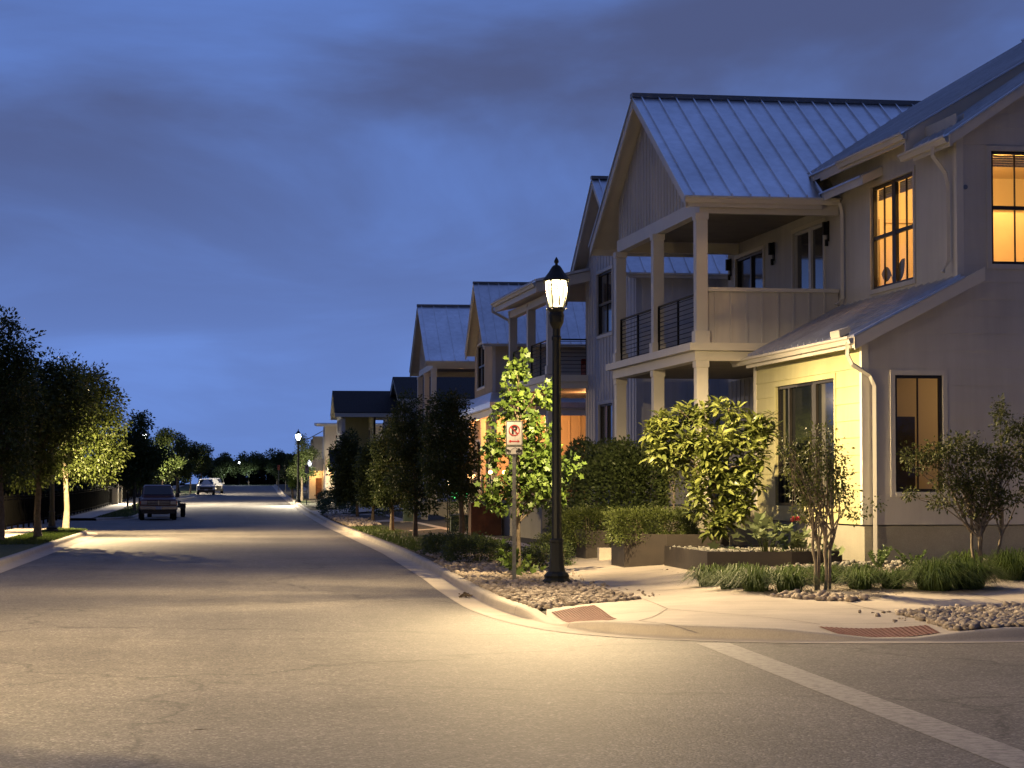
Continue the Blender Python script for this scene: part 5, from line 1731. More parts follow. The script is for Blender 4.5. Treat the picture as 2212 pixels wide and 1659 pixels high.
v, f = leaf_cloud(np.stack([rg.uniform(7.9, 8.5, 40), rg.uniform(41, 44, 40), np.full(40, .30)], 1), rg.normal(size=(40, 3)) * np.array([1, 1, .1]), rg.uniform(.03, .10, 40), 'diamond', rg)
v[:, 2] = np.maximum(v[:, 2], .29)
tag(mesh_np('dead_leaves', v, f, 'twig'), 'scattered dry leaves on the tan gravel in front of the planters', 'dead leaves', kind='stuff')
mb = MB(); mb.tube([(0, 0, -.05), (0, 0, .95)], [.07, .06], 8); mb.lathe([(.075, 0), (.075, .04), (.02, .08)], 8, (0, 0, .95)); o = mb.build('bollard', 'black_metal'); o.location = (-7.9, 163, H(-7.9, 163)); tag(o, 'short dark bollard on the left lawn behind the pickup', 'bollard')

# ------------------------------------------------------------ iron fence on the left
root = thing('iron_fence', 'long dark picket fence behind the left-hand pavement', 'fence', (-9.6, 0, 0))
k = 0; y = 62.0
while y < 215:
    z = H(-9.6, y); m = MB(); m.box(-.04, .04, y - .04, y + .04, z - .1, z + 1.42); m.lathe([(.05, 0), (.01, .06)], 6, (0, y, z + 1.42)); m.build('post', 'fence_iron', root)
    y2 = min(y + 2.6, 216); za, zb = z, H(-9.6, y2)
    m = MB()
    for dz in (.15, 1.2, 1.32):
        m.hexa([(-.018, y + .04, za + dz), (.018, y + .04, za + dz), (.018, y2 - .04, zb + dz), (-.018, y2 - .04, zb + dz), (-.018, y + .04, za + dz + .035), (.018, y + .04, za + dz + .035), (.018, y2 - .04, zb + dz + .035), (-.018, y2 - .04, zb + dz + .035)])
    n = 20
    for q in range(1, n):
        yy = y + (y2 - y) * q / n; zz = za + (zb - za) * q / n
        m.box(-.009, .009, yy - .009, yy + .009, zz + .08, zz + 1.38)
    m.build('picket_panel', 'fence_iron', root)
    y = y2; k += 1
for i, yy in enumerate((173.0, 178.5)):
    m = MB(); m.box(-.22, .22, -.22, .22, -.1, 1.5); m.box(-.27, .27, -.27, .27, 1.5, 1.6); o = m.build('gate_pier', 'foundation', bevel=.02)
    o.location = (-9.3, yy, H(-9.3, yy)); tag(o, ['pale masonry pier at the near end of the gap in the left fence', 'pale masonry pier just beyond the first one in the left fence'][i], 'pier', 'piers along the left fence')


# ------------------------------------------------------------ vehicles (local: front faces -y, x to the right)
def wheel(parent, x, y, r, w, side):
    mb = MB(); pr = [(r * .62, -w / 2), (r * .92, -w / 2), (r, -w * .36), (r, w * .36), (r * .92, w / 2), (r * .62, w / 2)]
    n = 20; base = 0
    for k in range(n):
        a, b = 2 * pi * k / n, 2 * pi * (k + 1) / n
        for (r0, x0), (r1, x1) in zip(pr, pr[1:] + pr[:1]):
            mb.face([(x0, r0 * cos(a), r0 * sin(a)), (x1, r1 * cos(a), r1 * sin(a)), (x1, r1 * cos(b), r1 * sin(b)), (x0, r0 * cos(b), r0 * sin(b))])
    o = mb.build('wheel', 'tyre', parent); o.location = (x, y, r)
    m = MB()
    for k in range(10):
        a, b = 2 * pi * k / 10, 2 * pi * (k + 1) / 10
        m.face([(side * w * .42, 0, 0), (side * w * .36, r * .63 * cos(a), r * .63 * sin(a)), (side * w * .36, r * .63 * cos(b), r * .63 * sin(b))])
    m.build('rim', 'rim', o)


def loft(name, secs, matname, parent, bevel=.03):
    """cross-sections along y: each (y, [(x,z)...half outline from bottom centre up to top centre])"""
    mb = MB(); rows = []
    for y, half in secs:
        rows.append([(x, y, z) for x, z in half] + [(-x, y, z) for x, z in reversed(half)])
    n = len(rows[0])
    for r0, r1 in zip(rows[:-1], rows[1:]):
        for k in range(n):
            j = (k + 1) % n
            mb.face([r0[k], r0[j], r1[j], r1[k]])
    mb.face(rows[0][::-1]); mb.face(rows[-1])
    o = mb.build(name, matname, parent, smooth=False)
    bm = bmesh.new(); bm.from_mesh(o.data); bmesh.ops.remove_doubles(bm, verts=bm.verts, dist=.001); bmesh.ops.recalc_face_normals(bm, faces=bm.faces); bm.to_mesh(o.data); bm.free()
    if bevel:
        b = o.modifiers.new('edge', 'BEVEL'); b.width = bevel; b.segments = 3; b.limit_method = 'ANGLE'; b.angle_limit = radians(25)
    o.data.polygons.foreach_set('use_smooth', [False] * len(o.data.polygons))
    return o


def pickup(label, loc, rz):
    root = thing('pickup_truck', label, 'pickup truck', loc, rz)
    W = .98
    low = lambda zb, zt, w=W: [(.0, zb), (w - .08, zb), (w, zb + .12), (w, (zb + zt) / 2 + .05), (w - .03, zt - .05), (w - .10, zt), (0, zt)]
    loft('body', [(0, low(.55, 1.06)), (.06, low(.50, 1.13)), (.45, low(.48, 1.17)), (1.45, low(.46, 1.24)), (1.6, low(.46, 1.26)), (3.2, low(.46, 1.26)), (5.3, low(.5, 1.24)), (5.35, low(.55, 1.2))], 'maroon_paint', root)
    cab = lambda w0, w1, zt: [(0, 1.2), (w0, 1.2), (w0 - .02, 1.3), (w1, zt - .08), (w1 - .07, zt), (0, zt)]
    loft('cab', [(1.35, cab(.86, .80, 1.28)), (1.5, cab(.88, .80, 1.42)), (1.98, cab(.90, .74, 1.86)), (2.2, cab(.90, .74, 1.90)), (3.1, cab(.90, .74, 1.90)), (3.3, cab(.90, .74, 1.84)), (3.35, cab(.88, .74, 1.4))], 'maroon_paint', root)
    m = MB(); m.hexa([(-.76, 1.43, 1.36), (.76, 1.43, 1.36), (.64, 1.90, 1.80), (-.64, 1.90, 1.80), (-.76, 1.41, 1.375), (.76, 1.41, 1.375), (.64, 1.88, 1.815), (-.64, 1.88, 1.815)]); m.build('windscreen', 'car_glass', root)
    for s in (-1, 1):
        m = MB(); m.face([(s * .885, 1.75, 1.33), (s * .885, 3.0, 1.33), (s * .79, 3.0, 1.78), (s * .79, 2.1, 1.78)]); m.build('side_window', 'car_glass', root)
        m = MB(); m.box(s * .93, s * 1.16, 1.55, 1.62, 1.22, 1.46) if s > 0 else m.box(-1.16, -.93, 1.55, 1.62, 1.22, 1.46); m.build('mirror', 'car_black', root, bevel=.02)
        x0, x1 = sorted((s * .62, s * .93)); m = MB(); m.box(x0, x1, -.03, .08, .84, 1.04); m.build('headlight', 'headlight', root, bevel=.015)
        x0, x1 = sorted((s * .86, s * .985)); m = MB(); m.box(x0, x1, -.02, .1, .86, 1.02); m.build('turn_lamp', 'sign_orange', root)
    m = MB(); m.box(-.60, .60, -.025, .06, .80, 1.06)
    m.build('grille', 'car_black', root)
    m = MB()
    for k in range(3): m.box(-.59, .59, -.04, -.026, .85 + k * .075, .872 + k * .075)
    m.box(-.02, .02, -.041, -.027, .82, 1.04); m.build('grille_bars', 'rim', root)
    m = MB(); m.box(-1.0, 1.0, -.14, .12, .56, .76); m.build('bumper', 'chrome', root, bevel=.03)
    m = MB(); m.box(-.16, .16, -.165, -.145, .58, .74); m.build('number_plate', 'plate', root)
    m = MB(); m.box(-.9, .9, -.06, .2, .36, .55); m.build('valance', 'car_black', root)
    m = MB(); m.box(-.55, .55, .3, 5.0, .32, .5); m.build('chassis', 'car_black', root)
    for y in (.95, 4.25):
        for s in (-1, 1): wheel(root, s * .86, y, .37, .25, s)
    return root


def suv(label, loc, rz, paint='white_car', group=None):
    root = thing('parked_car', label, 'car', loc, rz, group)
    W = .93
    low = lambda zb, zt, w=W: [(.0, zb), (w - .06, zb), (w, zb + .12), (w, (zb + zt) / 2 + .08), (w - .04, zt - .06), (w - .14, zt), (0, zt + .02)]
    loft('body', [(0, low(.42, .80, .74)), (.06, low(.34, .92, .84)), (.25, low(.30, .98, .91)), (1.1, low(.28, 1.06)), (1.3, low(.28, 1.10)), (4.3, low(.3, 1.10)), (4.55, low(.36, 1.02, .88)), (4.6, low(.45, .95, .80))], paint, root, .05)
    cab = lambda w0, w1, zt: [(0, 1.04), (w0, 1.04), (w0 - .02, 1.12), (w1, zt - .08), (w1 - .09, zt), (0, zt + .02)]
    loft('cabin', [(1.12, cab(.80, .76, 1.10)), (1.25, cab(.82, .74, 1.2)), (1.9, cab(.84, .64, 1.62)), (2.3, cab(.84, .64, 1.67)), (3.6, cab(.84, .64, 1.66)), (4.1, cab(.82, .62, 1.58)), (4.4, cab(.80, .7, 1.15))], paint, root, .04)
    m = MB(); m.hexa([(-.70, 1.22, 1.15), (.70, 1.22, 1.15), (.57, 1.84, 1.56), (-.57, 1.84, 1.56), (-.70, 1.19, 1.165), (.70, 1.19, 1.165), (.57, 1.81, 1.575), (-.57, 1.81, 1.575)]); m.build('windscreen', 'car_glass', root)
    for s in (-1, 1):
        m = MB(); m.face([(s * .835, 1.7, 1.14), (s * .835, 4.0, 1.14), (s * .70, 3.9, 1.56), (s * .70, 2.1, 1.56)]); m.build('side_window', 'car_glass', root)
        x0, x1 = sorted((s * .88, s * 1.06)); m = MB(); m.box(x0, x1, 1.42, 1.5, 1.04, 1.18); m.build('mirror', paint, root, bevel=.02)
        x0, x1 = sorted((s * .52, s * .86)); m = MB(); m.box(x0, x1, -.005, .2, .76, .90); m.build('headlight', 'headlight', root, bevel=.03)
    m = MB(); m.box(-.66, .66, -.03, .1, .56, .84); m.build('grille', 'car_black', root, bevel=.03)
    m = MB(); m.box(-.90, .90, -.045, .15, .27, .54); m.build('lower_grille', 'car_black', root, bevel=.03)
    m = MB(); m.box(-.17, .17, -.075, -.05, .48, .62); m.build('number_plate', 'plate', root)
    for y in (.85, 3.65):
        for s in (-1, 1): wheel(root, s * .80, y, .34, .22, s)
    return root


pickup('dark maroon pickup truck parked facing the camera on the left', (-4.35, 123.6, H(-1, 123.6) - .13), radians(3.5))
suv('white car with dark lower grille parked far down on the left', (-3.5, 237, zr(237)), radians(2))
suv('silver car mostly hidden behind the white parked car', (-2.75, 249, zr(249)), radians(2), 'silver_car')
root = thing('flatbed_trailer', 'black utility trailer with a wide wheel showing behind the pickup', 'trailer', (-4.1, 130.6, zr(131)), radians(3.5))
m = MB(); m.box(-.75, .75, .4, 4.2, .55, .66); m.box(-.75, -.70, .4, 4.2, .66, .95); m.box(.70, .75, .4, 4.2, .66, .95); m.box(-.04, .04, -1.0, .4, .5, .58); m.build('bed', 'car_black', root)
for s in (-1, 1):
    wheel(root, s * .95, 2.3, .36, .26, s)
    x0, x1 = sorted((s * .78, s * 1.10)); m = MB(); m.box(x0, x1, 1.85, 2.75, .76, .80); m.box(x0, x1, 1.82, 1.86, .5, .80); m.build('mudguard', 'car_black', root)
# ------------------------------------------------------------ planting near the lamp
YB = [(-0.03, 0.04, 4.03, 0.16, 0.16, 0.21), (-0.12, 0.05, 3.62, 0.21, 0.21, 0.21), (0.09, -0.02, 3.42, 0.21, 0.21, 0.21), (-0.31, -0.0, 3.15, 0.23, 0.23, 0.25), (0.04, -0.0, 3.06, 0.29, 0.29, 0.27), (0.53, -0.08, 3.57, 0.21, 0.21, 0.18), (0.27, 0.01, 2.97, 0.22, 0.22, 0.2), (0.44, -0.08, 2.79, 0.21, 0.21, 0.18), (-0.36, 0.04, 2.59, 0.25, 0.25, 0.18), (0.0, 0.02, 2.57, 0.38, 0.38, 0.27), (-0.48, 0.11, 2.35, 0.18, 0.18, 0.12), (0.27, -0.03, 2.35, 0.38, 0.38, 0.27), (0.66, -0.12, 2.21, 0.25, 0.25, 0.23), (0.93, -0.08, 2.12, 0.18, 0.18, 0.21), (-0.08, 0.05, 1.95, 0.43, 0.43, 0.29), (0.39, -0.12, 1.77, 0.43, 0.43, 0.29), (-0.43, 0.13, 1.5, 0.29, 0.29, 0.23), (0.1, 0.12, 1.46, 0.4, 0.4, 0.23), (0.67, -0.03, 1.63, 0.21, 0.21, 0.23), (-0.54, 0.11, 1.77, 0.16, 0.16, 0.12), (-0.11, -0.02, 0.29, 0.23, 0.23, 0.21), (0.14, 0.01, 0.21, 0.16, 0.16, 0.14)]
tree('young_tree', 'narrow young tree with bright lobed leaves lit up behind the no-parking sign', (5.31, 43.55, .13), .045, 3.9, YB, 330, 9, .17, .12, 'lobed', 'leaf_fig', 21, cat='tree', nlimb=22, first=.08, skin=.35)
LB = [(-1.01, 0.19, 2.05, 0.3, 0.29, 0.27), (-0.57, 0.13, 2.23, 0.32, 0.3, 0.25), (-0.05, -0.01, 2.32, 0.36, 0.34, 0.23), (0.48, -0.11, 2.23, 0.32, 0.3, 0.27), (0.93, -0.11, 2.05, 0.3, 0.29, 0.3), (-1.11, 0.12, 1.69, 0.23, 0.22, 0.27), (-0.56, 0.16, 1.65, 0.45, 0.42, 0.36), (0.04, -0.07, 1.74, 0.45, 0.42, 0.4), (0.66, -0.09, 1.6, 0.4, 0.38, 0.4), (-0.22, 0.05, 1.11, 0.36, 0.34, 0.36), (0.32, 0.07, 1.02, 0.37, 0.36, 0.4), (0.66, -0.08, 1.11, 0.27, 0.25, 0.36), (-0.4, 0.01, 0.67, 0.25, 0.24, 0.28), (0.14, 0.04, 0.4, 0.34, 0.32, 0.3), (0.53, -0.04, 0.49, 0.23, 0.22, 0.3), (-0.05, -0.03, 0.13, 0.22, 0.21, 0.18), (-0.79, 0.16, 1.38, 0.22, 0.21, 0.2)]
LB = [(a, b, c + .34, d, e, f) for a, b, c, d, e, f in LB]


def rosette_shrub(name, label, loc, blobs, ntip, seed, lmat, length, cat='shrub', trunk=.035, h=1.7, bark='bark'):
    """shoots ending in whorls of long drooping leaves"""
    root = thing(name, label, cat, loc)
    rng = np.random.default_rng(seed)
    b = np.array(blobs); vol = (b[:, 3] * b[:, 5])
    idx = rng.choice(len(b), ntip, p=vol / vol.sum())
    d = rng.normal(size=(ntip, 3)); d /= np.linalg.norm(d, axis=1)[:, None]
    c = b[idx, :3] + d * b[idx, 3:] * (rng.random(ntip) ** .4)[:, None]
    k = 11
    w = (np.arange(k) * 2.399)[None] + rng.uniform(0, 6, (ntip, 1))
    el = np.linspace(.9, -.55, k)[None] + rng.normal(0, .15, (ntip, k))
    L = np.stack([np.cos(w) * np.cos(el), np.sin(w) * np.cos(el), np.sin(el)], -1)
    P = c[:, None] + np.array([0, 0, -1.0]) * np.linspace(0, .12, k)[None, :, None] + L * .01
    v, f = leaf_cloud(P.reshape(-1, 3), L.reshape(-1, 3), (length * rng.uniform(.65, 1.15, (ntip, k))).ravel(), 'long', rng, up=1.2)
    mesh_np('foliage', v, f, lmat, root)
    trunk_mesh('stems', trunk, h, [tuple(p) for p in c[:34]], root, bark, seed=seed, first=.1, n=7)
    return root


rosette_shrub('fruit_shrub', 'big shrub with long drooping yellow-green leaves in the low steel planter', (9.05, 43.03, .66), LB, 360, 31, 'leaf_loquat', .225)
# smaller broad-leaved plants in the same planter
def mallow(label, loc, n, seed, spread, h, size=.20):
    root = thing('broadleaf_plant', label, 'plant', loc, 0, 'broad-leaved plants at the end of the planter')
    rng = np.random.default_rng(seed)
    P = rng.normal(size=(n, 3)) * np.array([spread, spread * .7, 0]); P[:, 2] = h * (1 - (P[:, 0] / spread / 2.4) ** 2).clip(.15) * rng.uniform(.35, 1.05, n)
    d = P * np.array([1, 1, .15]) + rng.normal(size=(n, 3)) * .25 + np.array([-.05, -.25, .05])
    v, f = leaf_cloud(P, d, size * 1.25 * rng.uniform(.6, 1.25, n), 'lobed', rng, up=1.0)
    mesh_np('foliage', v, f, 'leaf_holly', root)
    mb = MB()
    for p in P[::2]:
        mb.tube([(p[0] * .15, p[1] * .15, -.35), (p[0] * .6, p[1] * .6, p[2] * .4), tuple(p)], [.009, .007, .004], 4, cap=False)
    mb.build('stems', 'leaf_hedge', root)


mallow('pale broad-leaved plant spilling over the right corner of the low planter', (9.45, 40.35, .72), 60, 3, .30, .52)
mallow('darker broad-leaved plant under the pink rose, behind the bare-stemmed shrub', (10.05, 40.2, .62), 45, 4, .26, .42, .17)
root = thing('rose', 'single pink-red rose bloom beside the bare-stemmed shrub', 'rose', (9.9, 40.05, .66))
mb = MB(); mb.tube([(0, 0, -.1), (.02, 0, .3), (0, 0, .62)], [.008, .007, .005], 5); mb.build('stem', 'leaf_hedge', root)
rg = np.random.default_rng(8); n = 26; a = np.arange(n) * 2.399
dd = np.stack([np.cos(a), np.sin(a), np.linspace(1.6, .1, n)], 1)
v, f = leaf_cloud(np.tile([[0, 0, .62]], (n, 1)) + dd * .012, dd, np.linspace(.05, .10, n), 'round', rg, up=.2); mesh_np('bloom', v, f, 'flower_pink', root)
v, f = leaf_cloud(np.stack([rg.normal(0, .03, 14), rg.normal(0, .03, 14), rg.uniform(.05, .5, 14)], 1), rg.normal(size=(14, 3)), rg.uniform(.05, .1, 14), 'diamond', rg); mesh_np('leaves', v, f, 'leaf_hedge', root)


def twiggy(name, label, loc, bases, blobs, seed, nstem, leafn, whips, cat='shrub', leaf=.058, barkm='bark_pale', clump=420):
    """several bare crooked stems, a thin crown of small leaves and upright whips"""
    root = thing(name, label, cat, loc, 0, 'crape myrtles in the border')
    rr = random.Random(seed)
    cr, c = crown_mesh('crown', blobs, clump, leafn, .12, leaf, 'diamond', 'leaf_crape', seed, root, skin=.3)
    mb = MB()
    tips = [tuple(p) for p in c]
    for i, (x, y) in enumerate(bases):
        h = rr.uniform(.95, 1.25)
        p = [(x, y, -.05)]
        for k in range(1, 6):
            p.append((x + rr.uniform(-.03, .03) + (x * .5) * k / 5, y + rr.uniform(-.03, .03) + y * .4 * k / 5, h * k / 5))
        mb.tube(p, [.032, .028, .026, .025, .023, .020], 7)
        for q in range(nstem):
            t = Vector(rr.choice(tips)); s = Vector(p[rr.choice((3, 4, 5))]); m = s.lerp(t, .55) + Vector((rr.uniform(-.1, .1), rr.uniform(-.1, .1), .1))
            mb.tube([s, s.lerp(m, .5) + Vector((rr.uniform(-.03, .03), 0, .02)), m, t], [.016, .013, .009, .004], 5, cap=False)
    for (x, y, z0, z1, dx) in whips:
        mb.tube([(x - dx * .6, y, z0), (x - dx * .1, y + .02, (z0 + z1) / 2), (x + dx * .4, y, z1)], [.010, .008, .003], 4, cap=False)
    mb.build('stems', barkm, root, smooth=True)
    return root


C1 = [(-0.39, 0.1, 2.03, 0.23, 0.21, 0.36), (-0.07, 0.06, 2.1, 0.29, 0.26, 0.36), (0.25, -0.04, 1.96, 0.23, 0.21, 0.4), (-0.22, -0.03, 1.59, 0.33, 0.3, 0.29), (0.18, -0.02, 1.48, 0.26, 0.23, 0.33), (-0.54, 0.06, 2.32, 0.13, 0.12, 0.19), (-0.07, 0.04, 2.4, 0.16, 0.14, 0.2), (0.11, -0.02, 2.5, 0.07, 0.07, 0.19), (0.47, -0.06, 1.26, 0.18, 0.16, 0.13), (0.73, -0.08, 1.34, 0.13, 0.12, 0.1), (-0.25, 0.09, 1.26, 0.22, 0.2, 0.15), (0.36, -0.04, 1.66, 0.16, 0.14, 0.26), (0.89, -0.11, 1.43, 0.06, 0.05, 0.06)]
rr = random.Random(77)
wh = [(rr.uniform(-.5, .35), rr.uniform(-.1, .1), rr.uniform(1.1, 1.7), rr.uniform(2.0, 2.5), rr.uniform(-.25, .1)) for _ in range(16)] + [(.13, 0, 1.9, 2.75, -.1), (.18, 0, 1.9, 2.6, .05), (-.45, 0, 1.5, 2.55, -.3)]
twiggy('crape_myrtle', 'bare-stemmed crape myrtle with upright whips in front of the yellow-lit wall', (8.96, 34.62, .22), [(-.05, .02), (.05, -.02), (.13, .03), (-.1, -.03)], C1, 5, 8, 7, wh)
C2 = [(-1.02, 0.18, 1.92, 0.25, 0.23, 0.17), (-1.14, 0.16, 1.4, 0.16, 0.14, 0.11), (-0.71, 0.07, 2.04, 0.32, 0.29, 0.24), (-0.32, -0.02, 2.12, 0.36, 0.32, 0.28), (0.08, -0.01, 1.92, 0.4, 0.36, 0.32), (0.39, -0.06, 2.48, 0.21, 0.19, 0.4), (0.36, -0.02, 2.79, 0.1, 0.09, 0.17), (-0.48, 0.0, 1.6, 0.4, 0.36, 0.24), (-0.0, -0.01, 1.44, 0.44, 0.39, 0.28), (0.55, -0.04, 1.92, 0.36, 0.32, 0.4), (-0.62, 0.14, 1.25, 0.22, 0.2, 0.13), (-0.16, 0.02, 1.13, 0.32, 0.29, 0.16), (0.31, -0.09, 1.29, 0.32, 0.29, 0.24), (0.87, -0.05, 2.24, 0.32, 0.29, 0.56), (0.95, -0.09, 1.44, 0.32, 0.29, 0.32), (-1.22, 0.13, 2.04, 0.11, 0.1, 0.11)]
wh = [(rr.uniform(-.6, .5), rr.uniform(-.1, .1), rr.uniform(1.3, 1.8), rr.uniform(2.2, 2.6), rr.uniform(-.2, .2)) for _ in range(8)]
twiggy('crape_myrtle', 'fuller crape myrtle in leaf against the grey end wall by the lower window', (12.3, 36.96, .38), [(-.12, .03), (-.03, -.02), (.02, .04), (.25, .0)], C2, 6, 12, 12, wh, clump=820)

# grass border
G = [((7.60, 36.6), .46, .44, 'leftmost dark grass clump at the planter corner'), ((7.70, 35.4), .44, .38, 'small grass clump tucked between the first two big ones'), ((7.90, 34.55), .52, .50, 'tall grass clump second in the row beside the pavement'), ((8.38, 34.35), .50, .46, 'grass clump just left of the crape myrtle stems'),
     ((8.05, 36.3), .46, .40, 'grass clump behind the front row, against the steel planter'), ((8.75, 35.7), .44, .36, 'low grass clump behind the crape myrtle stems'), ((9.35, 35.85), .48, .36, 'flattened grass clump right behind the thin stems'), ((9.62, 34.75), .46, .40, 'grass clump right of the stems with pale blade tips'), ((9.95, 35.9), .46, .36, 'grass clump behind, half hidden near the fern'), ((10.15, 34.8), .44, .38, 'grass clump next to the big grassy mound')]
for i, ((x, y), r, h, lab) in enumerate(G):
    grass_clump('grass_clump', lab, (x, y, H(x, y) - .01), r, h, 420, 40 + i)
grass_clump('grass_mound', 'large dark mounded grass clump at the pavement edge on the right', (10.75, 34.55, H(10.75, 34.5) - .02), .66, .60, 1000, 60, width=.012)
grass_clump('grass_mound', 'second large grass mound merging into the right side of the first', (11.35, 34.75, H(11.35, 34.6) - .02), .62, .58, 900, 61, width=.012)
grass_clump('grass_mound', 'grass mound cut by the right edge of the picture, in front of the grey wall', (12.5, 36.0, H(12.5, 36) - .02), .6, .62, 520, 62)
grass_clump('grass_mound', 'paler grass mound further back near the second crape myrtle', (12.2, 37.4, H(12.2, 37.4) - .02), .5, .45, 360, 63)


def fern(label, loc, n, seed, L=.42):
    root = thing('foxtail_fern', label, 'fern', loc, 0, 'foxtail ferns at the foot of the house')
    rng = np.random.default_rng(seed); P = []; D = []
    for i in range(n):
        a = rng.uniform(0, 2 * pi); out = rng.uniform(.1, .35)
        tip = np.array([cos(a) * out, sin(a) * out, L * rng.uniform(.7, 1.1)])
        for k in range(70):
            t = rng.random(); p = tip * t; w = rng.uniform(0, 2 * pi)
            P.append(p); D.append((cos(w), sin(w), .7))
    v, f = leaf_cloud(np.array(P), np.array(D), rng.uniform(.03, .06, len(P)), 'diamond', rng)
    mesh_np('fronds', v, f, 'fern', root)


fern('spiky foxtail fern at the foot of the downspout', (10.85, 38.1, .44), 13, 3)
fern('smaller foxtail fern against the grey wall', (11.55, 38.4, .45), 9, 4, .3)


def hedge(name, label, cx, cyy, wx, wy, z0, z1, seed, n, lmat='leaf_hedge', leaf=.055, rz=0.0, cat='hedge', group=None, rough=.05):
    """clipped box of small leaves over a twiggy core"""
    root = thing(name, label, cat, (cx, cyy, z0), rz, group)
    rng = np.random.default_rng(seed); hz = z1 - z0
    P = np.stack([rng.uniform(-1, 1, n), rng.uniform(-1, 1, n), rng.uniform(0, 1, n)], 1)
    ax = rng.choice(3, n, p=[.33, .33, .34]); sgn = rng.choice([-1, 1], n); dep = 1 - rng.random(n) ** 2 * .25
    for k in range(2):
        q = ax == k; P[q, k] = sgn[q] * dep[q]
    q = ax == 2; P[q, 2] = dep[q]
    rad = np.maximum(np.abs(P[:, 0]), np.abs(P[:, 1])) ; P[:, 2] *= 1 - .16 * rad ** 6
    bump = .06 * np.sin(P[:, 0] * 7 + seed) + .05 * np.sin(P[:, 1] * 5 + P[:, 2] * 6)
    nd = P.copy(); nd[:, 2] = (P[:, 2] - .4) * 1.6
    P = P * np.array([wx / 2, wy / 2, hz]) * (1 + bump[:, None]) + rng.normal(size=P.shape) * rough
    v, f = leaf_cloud(P, nd + rng.normal(size=P.shape) * .5, leaf * rng.uniform(.6, 1.3, n), 'diamond', rng)
    mesh_np('foliage', v, f, lmat, root)
    mb = MB(); r2 = random.Random(seed)
    for k in range(14):
        x, y = r2.uniform(-.4, .4) * wx, r2.uniform(-.4, .4) * wy
        mb.tube([(x * .6, y * .6, -.1), (x, y, hz * .5), (x * 1.15, y * 1.15, hz * .85)], [.014, .01, .005], 4, cap=False)
    mb.build('stems', 'bark', root)
    return root


hedge('trimmed_hedge', 'rounded clipped hedge overflowing the taller planter by the porch', 8.28, 45.55, 1.5, 1.7, .78, 1.36, 71, 17000, leaf=.045, group='clipped hedges in the planters')
hedge('trimmed_hedge', 'second clipped hedge left of the first, hanging over its planter into shade', 7.85, 51.0, 1.15, 1.5, .62, 1.34, 72, 12000, leaf=.045, group='clipped hedges in the planters')
hedge('tall_hedge', 'tall dark hedge along the front of the corner house porch', 8.65, 53.6, 1.3, 8.4, .2, 2.72, 73, 42000, 'leaf_dark', .085, AR)
hedge('low_bush', 'low rounded bush at the foot of the lamp post, beyond the stones', 6.55, 48.4, .9, 1.0, .1, .62, 74, 3500, 'leaf_dark', .05, cat='bush', group='low bushes on the verge')
hedge('low_bush', 'round dark bush just behind the sprout of the young tree', 5.85, 46.5, .62, .6, .1, .52, 75, 2200, 'leaf_dark', .05, cat='bush', group='low bushes on the verge')
hedge('low_bush', 'wide low dark bush along the kerb left of the signpost', 5.3, 51.5, 1.2, 2.6, .1, .62, 76, 6500, 'leaf_dark', .06, cat='bush', group='low bushes on the verge')
hedge('low_bush', 'dark spreading bush left of the others, nearest the mown verge', 5.4, 57.5, 1.3, 3.0, .1, .6, 77, 6000, 'leaf_dark', .06, cat='bush', group='low bushes on the verge')
hedge('low_bush', 'leafy ground-hugging bush at the foot of the left hedge planter', 7.35, 52.3, .8, 1.6, .15, .75, 78, 3500, 'leaf_hedge', .05, cat='bush', group='low bushes on the verge')
tree('garden_shrub', 'loose upright shrub with pale stems behind the taller hedge planter', (9.05, 47.2, .9), .018, 1.2, [(0, 0, 1.0, .3, .3, .35), (-.2, .1, .7, .22, .22, .25), (.22, -.1, .6, .2, .2, .25), (.05, 0, 1.35, .2, .2, .2)], 60, 9, .13, .07, 'diamond', 'leaf_hedge', 81, bark='bark_pale', cat='shrub', nlimb=14, first=.05)

# ------------------------------------------------------------ street trees
KIND = dict(kind='diamond')
L142 = [(0.95, 0.1, 5.89, 0.88, 0.79, 0.78), (0.17, 0.1, 6.09, 0.68, 0.61, 0.68), (1.7, -0.23, 5.12, 0.58, 0.53, 0.78), (1.98, -0.3, 4.24, 0.39, 0.35, 0.68), (1.22, -0.14, 4.24, 0.97, 0.88, 0.88), (0.15, -0.08, 4.34, 0.97, 0.88, 0.97), (1.81, -0.11, 3.27, 0.54, 0.49, 0.68), (1.01, -0.25, 3.07, 0.97, 0.88, 0.78), (0.15, -0.03, 2.78, 0.88, 0.79, 0.68), (1.41, -0.13, 2.3, 0.58, 0.53, 0.35), (-0.6, 0.27, 3.56, 0.68, 0.61, 0.88), (.6, 1.3, 4.6, 1.0, 1.0, 1.1), (.5, -1.0, 5.0, .8, .8, .8)]
L82 = [(1.3, -.2, 5.0, .5, .5, .6), (1.55, -.2, 4.3, .45, .45, .5), (1.2, 0, 3.6, .5, .5, .4), (.9, -.2, 5.5, .4, .4, .4), (0.38, 0.04, 5.85, 0.36, 0.32, 0.45), (1.09, -0.1, 5.85, 0.16, 0.15, 0.32), (-0.12, -0.02, 5.36, 0.65, 0.58, 0.73), (0.6, -0.15, 5.2, 0.48, 0.44, 0.65), (-0.75, 0.1, 4.72, 0.81, 0.73, 0.81), (0.28, -0.09, 4.23, 0.89, 0.8, 0.81), (-0.82, 0.26, 3.42, 0.81, 0.73, 0.81), (0.2, -0.14, 2.94, 0.81, 0.73, 0.73), (-0.35, 0.03, 2.29, 0.81, 0.73, 0.57), (-1.31, 0.19, 3.91, 0.65, 0.58, 0.97), (0, 1.1, 4.0, .9, .9, 1.1), (0, -1.0, 4.2, .9, .8, 1.0)]
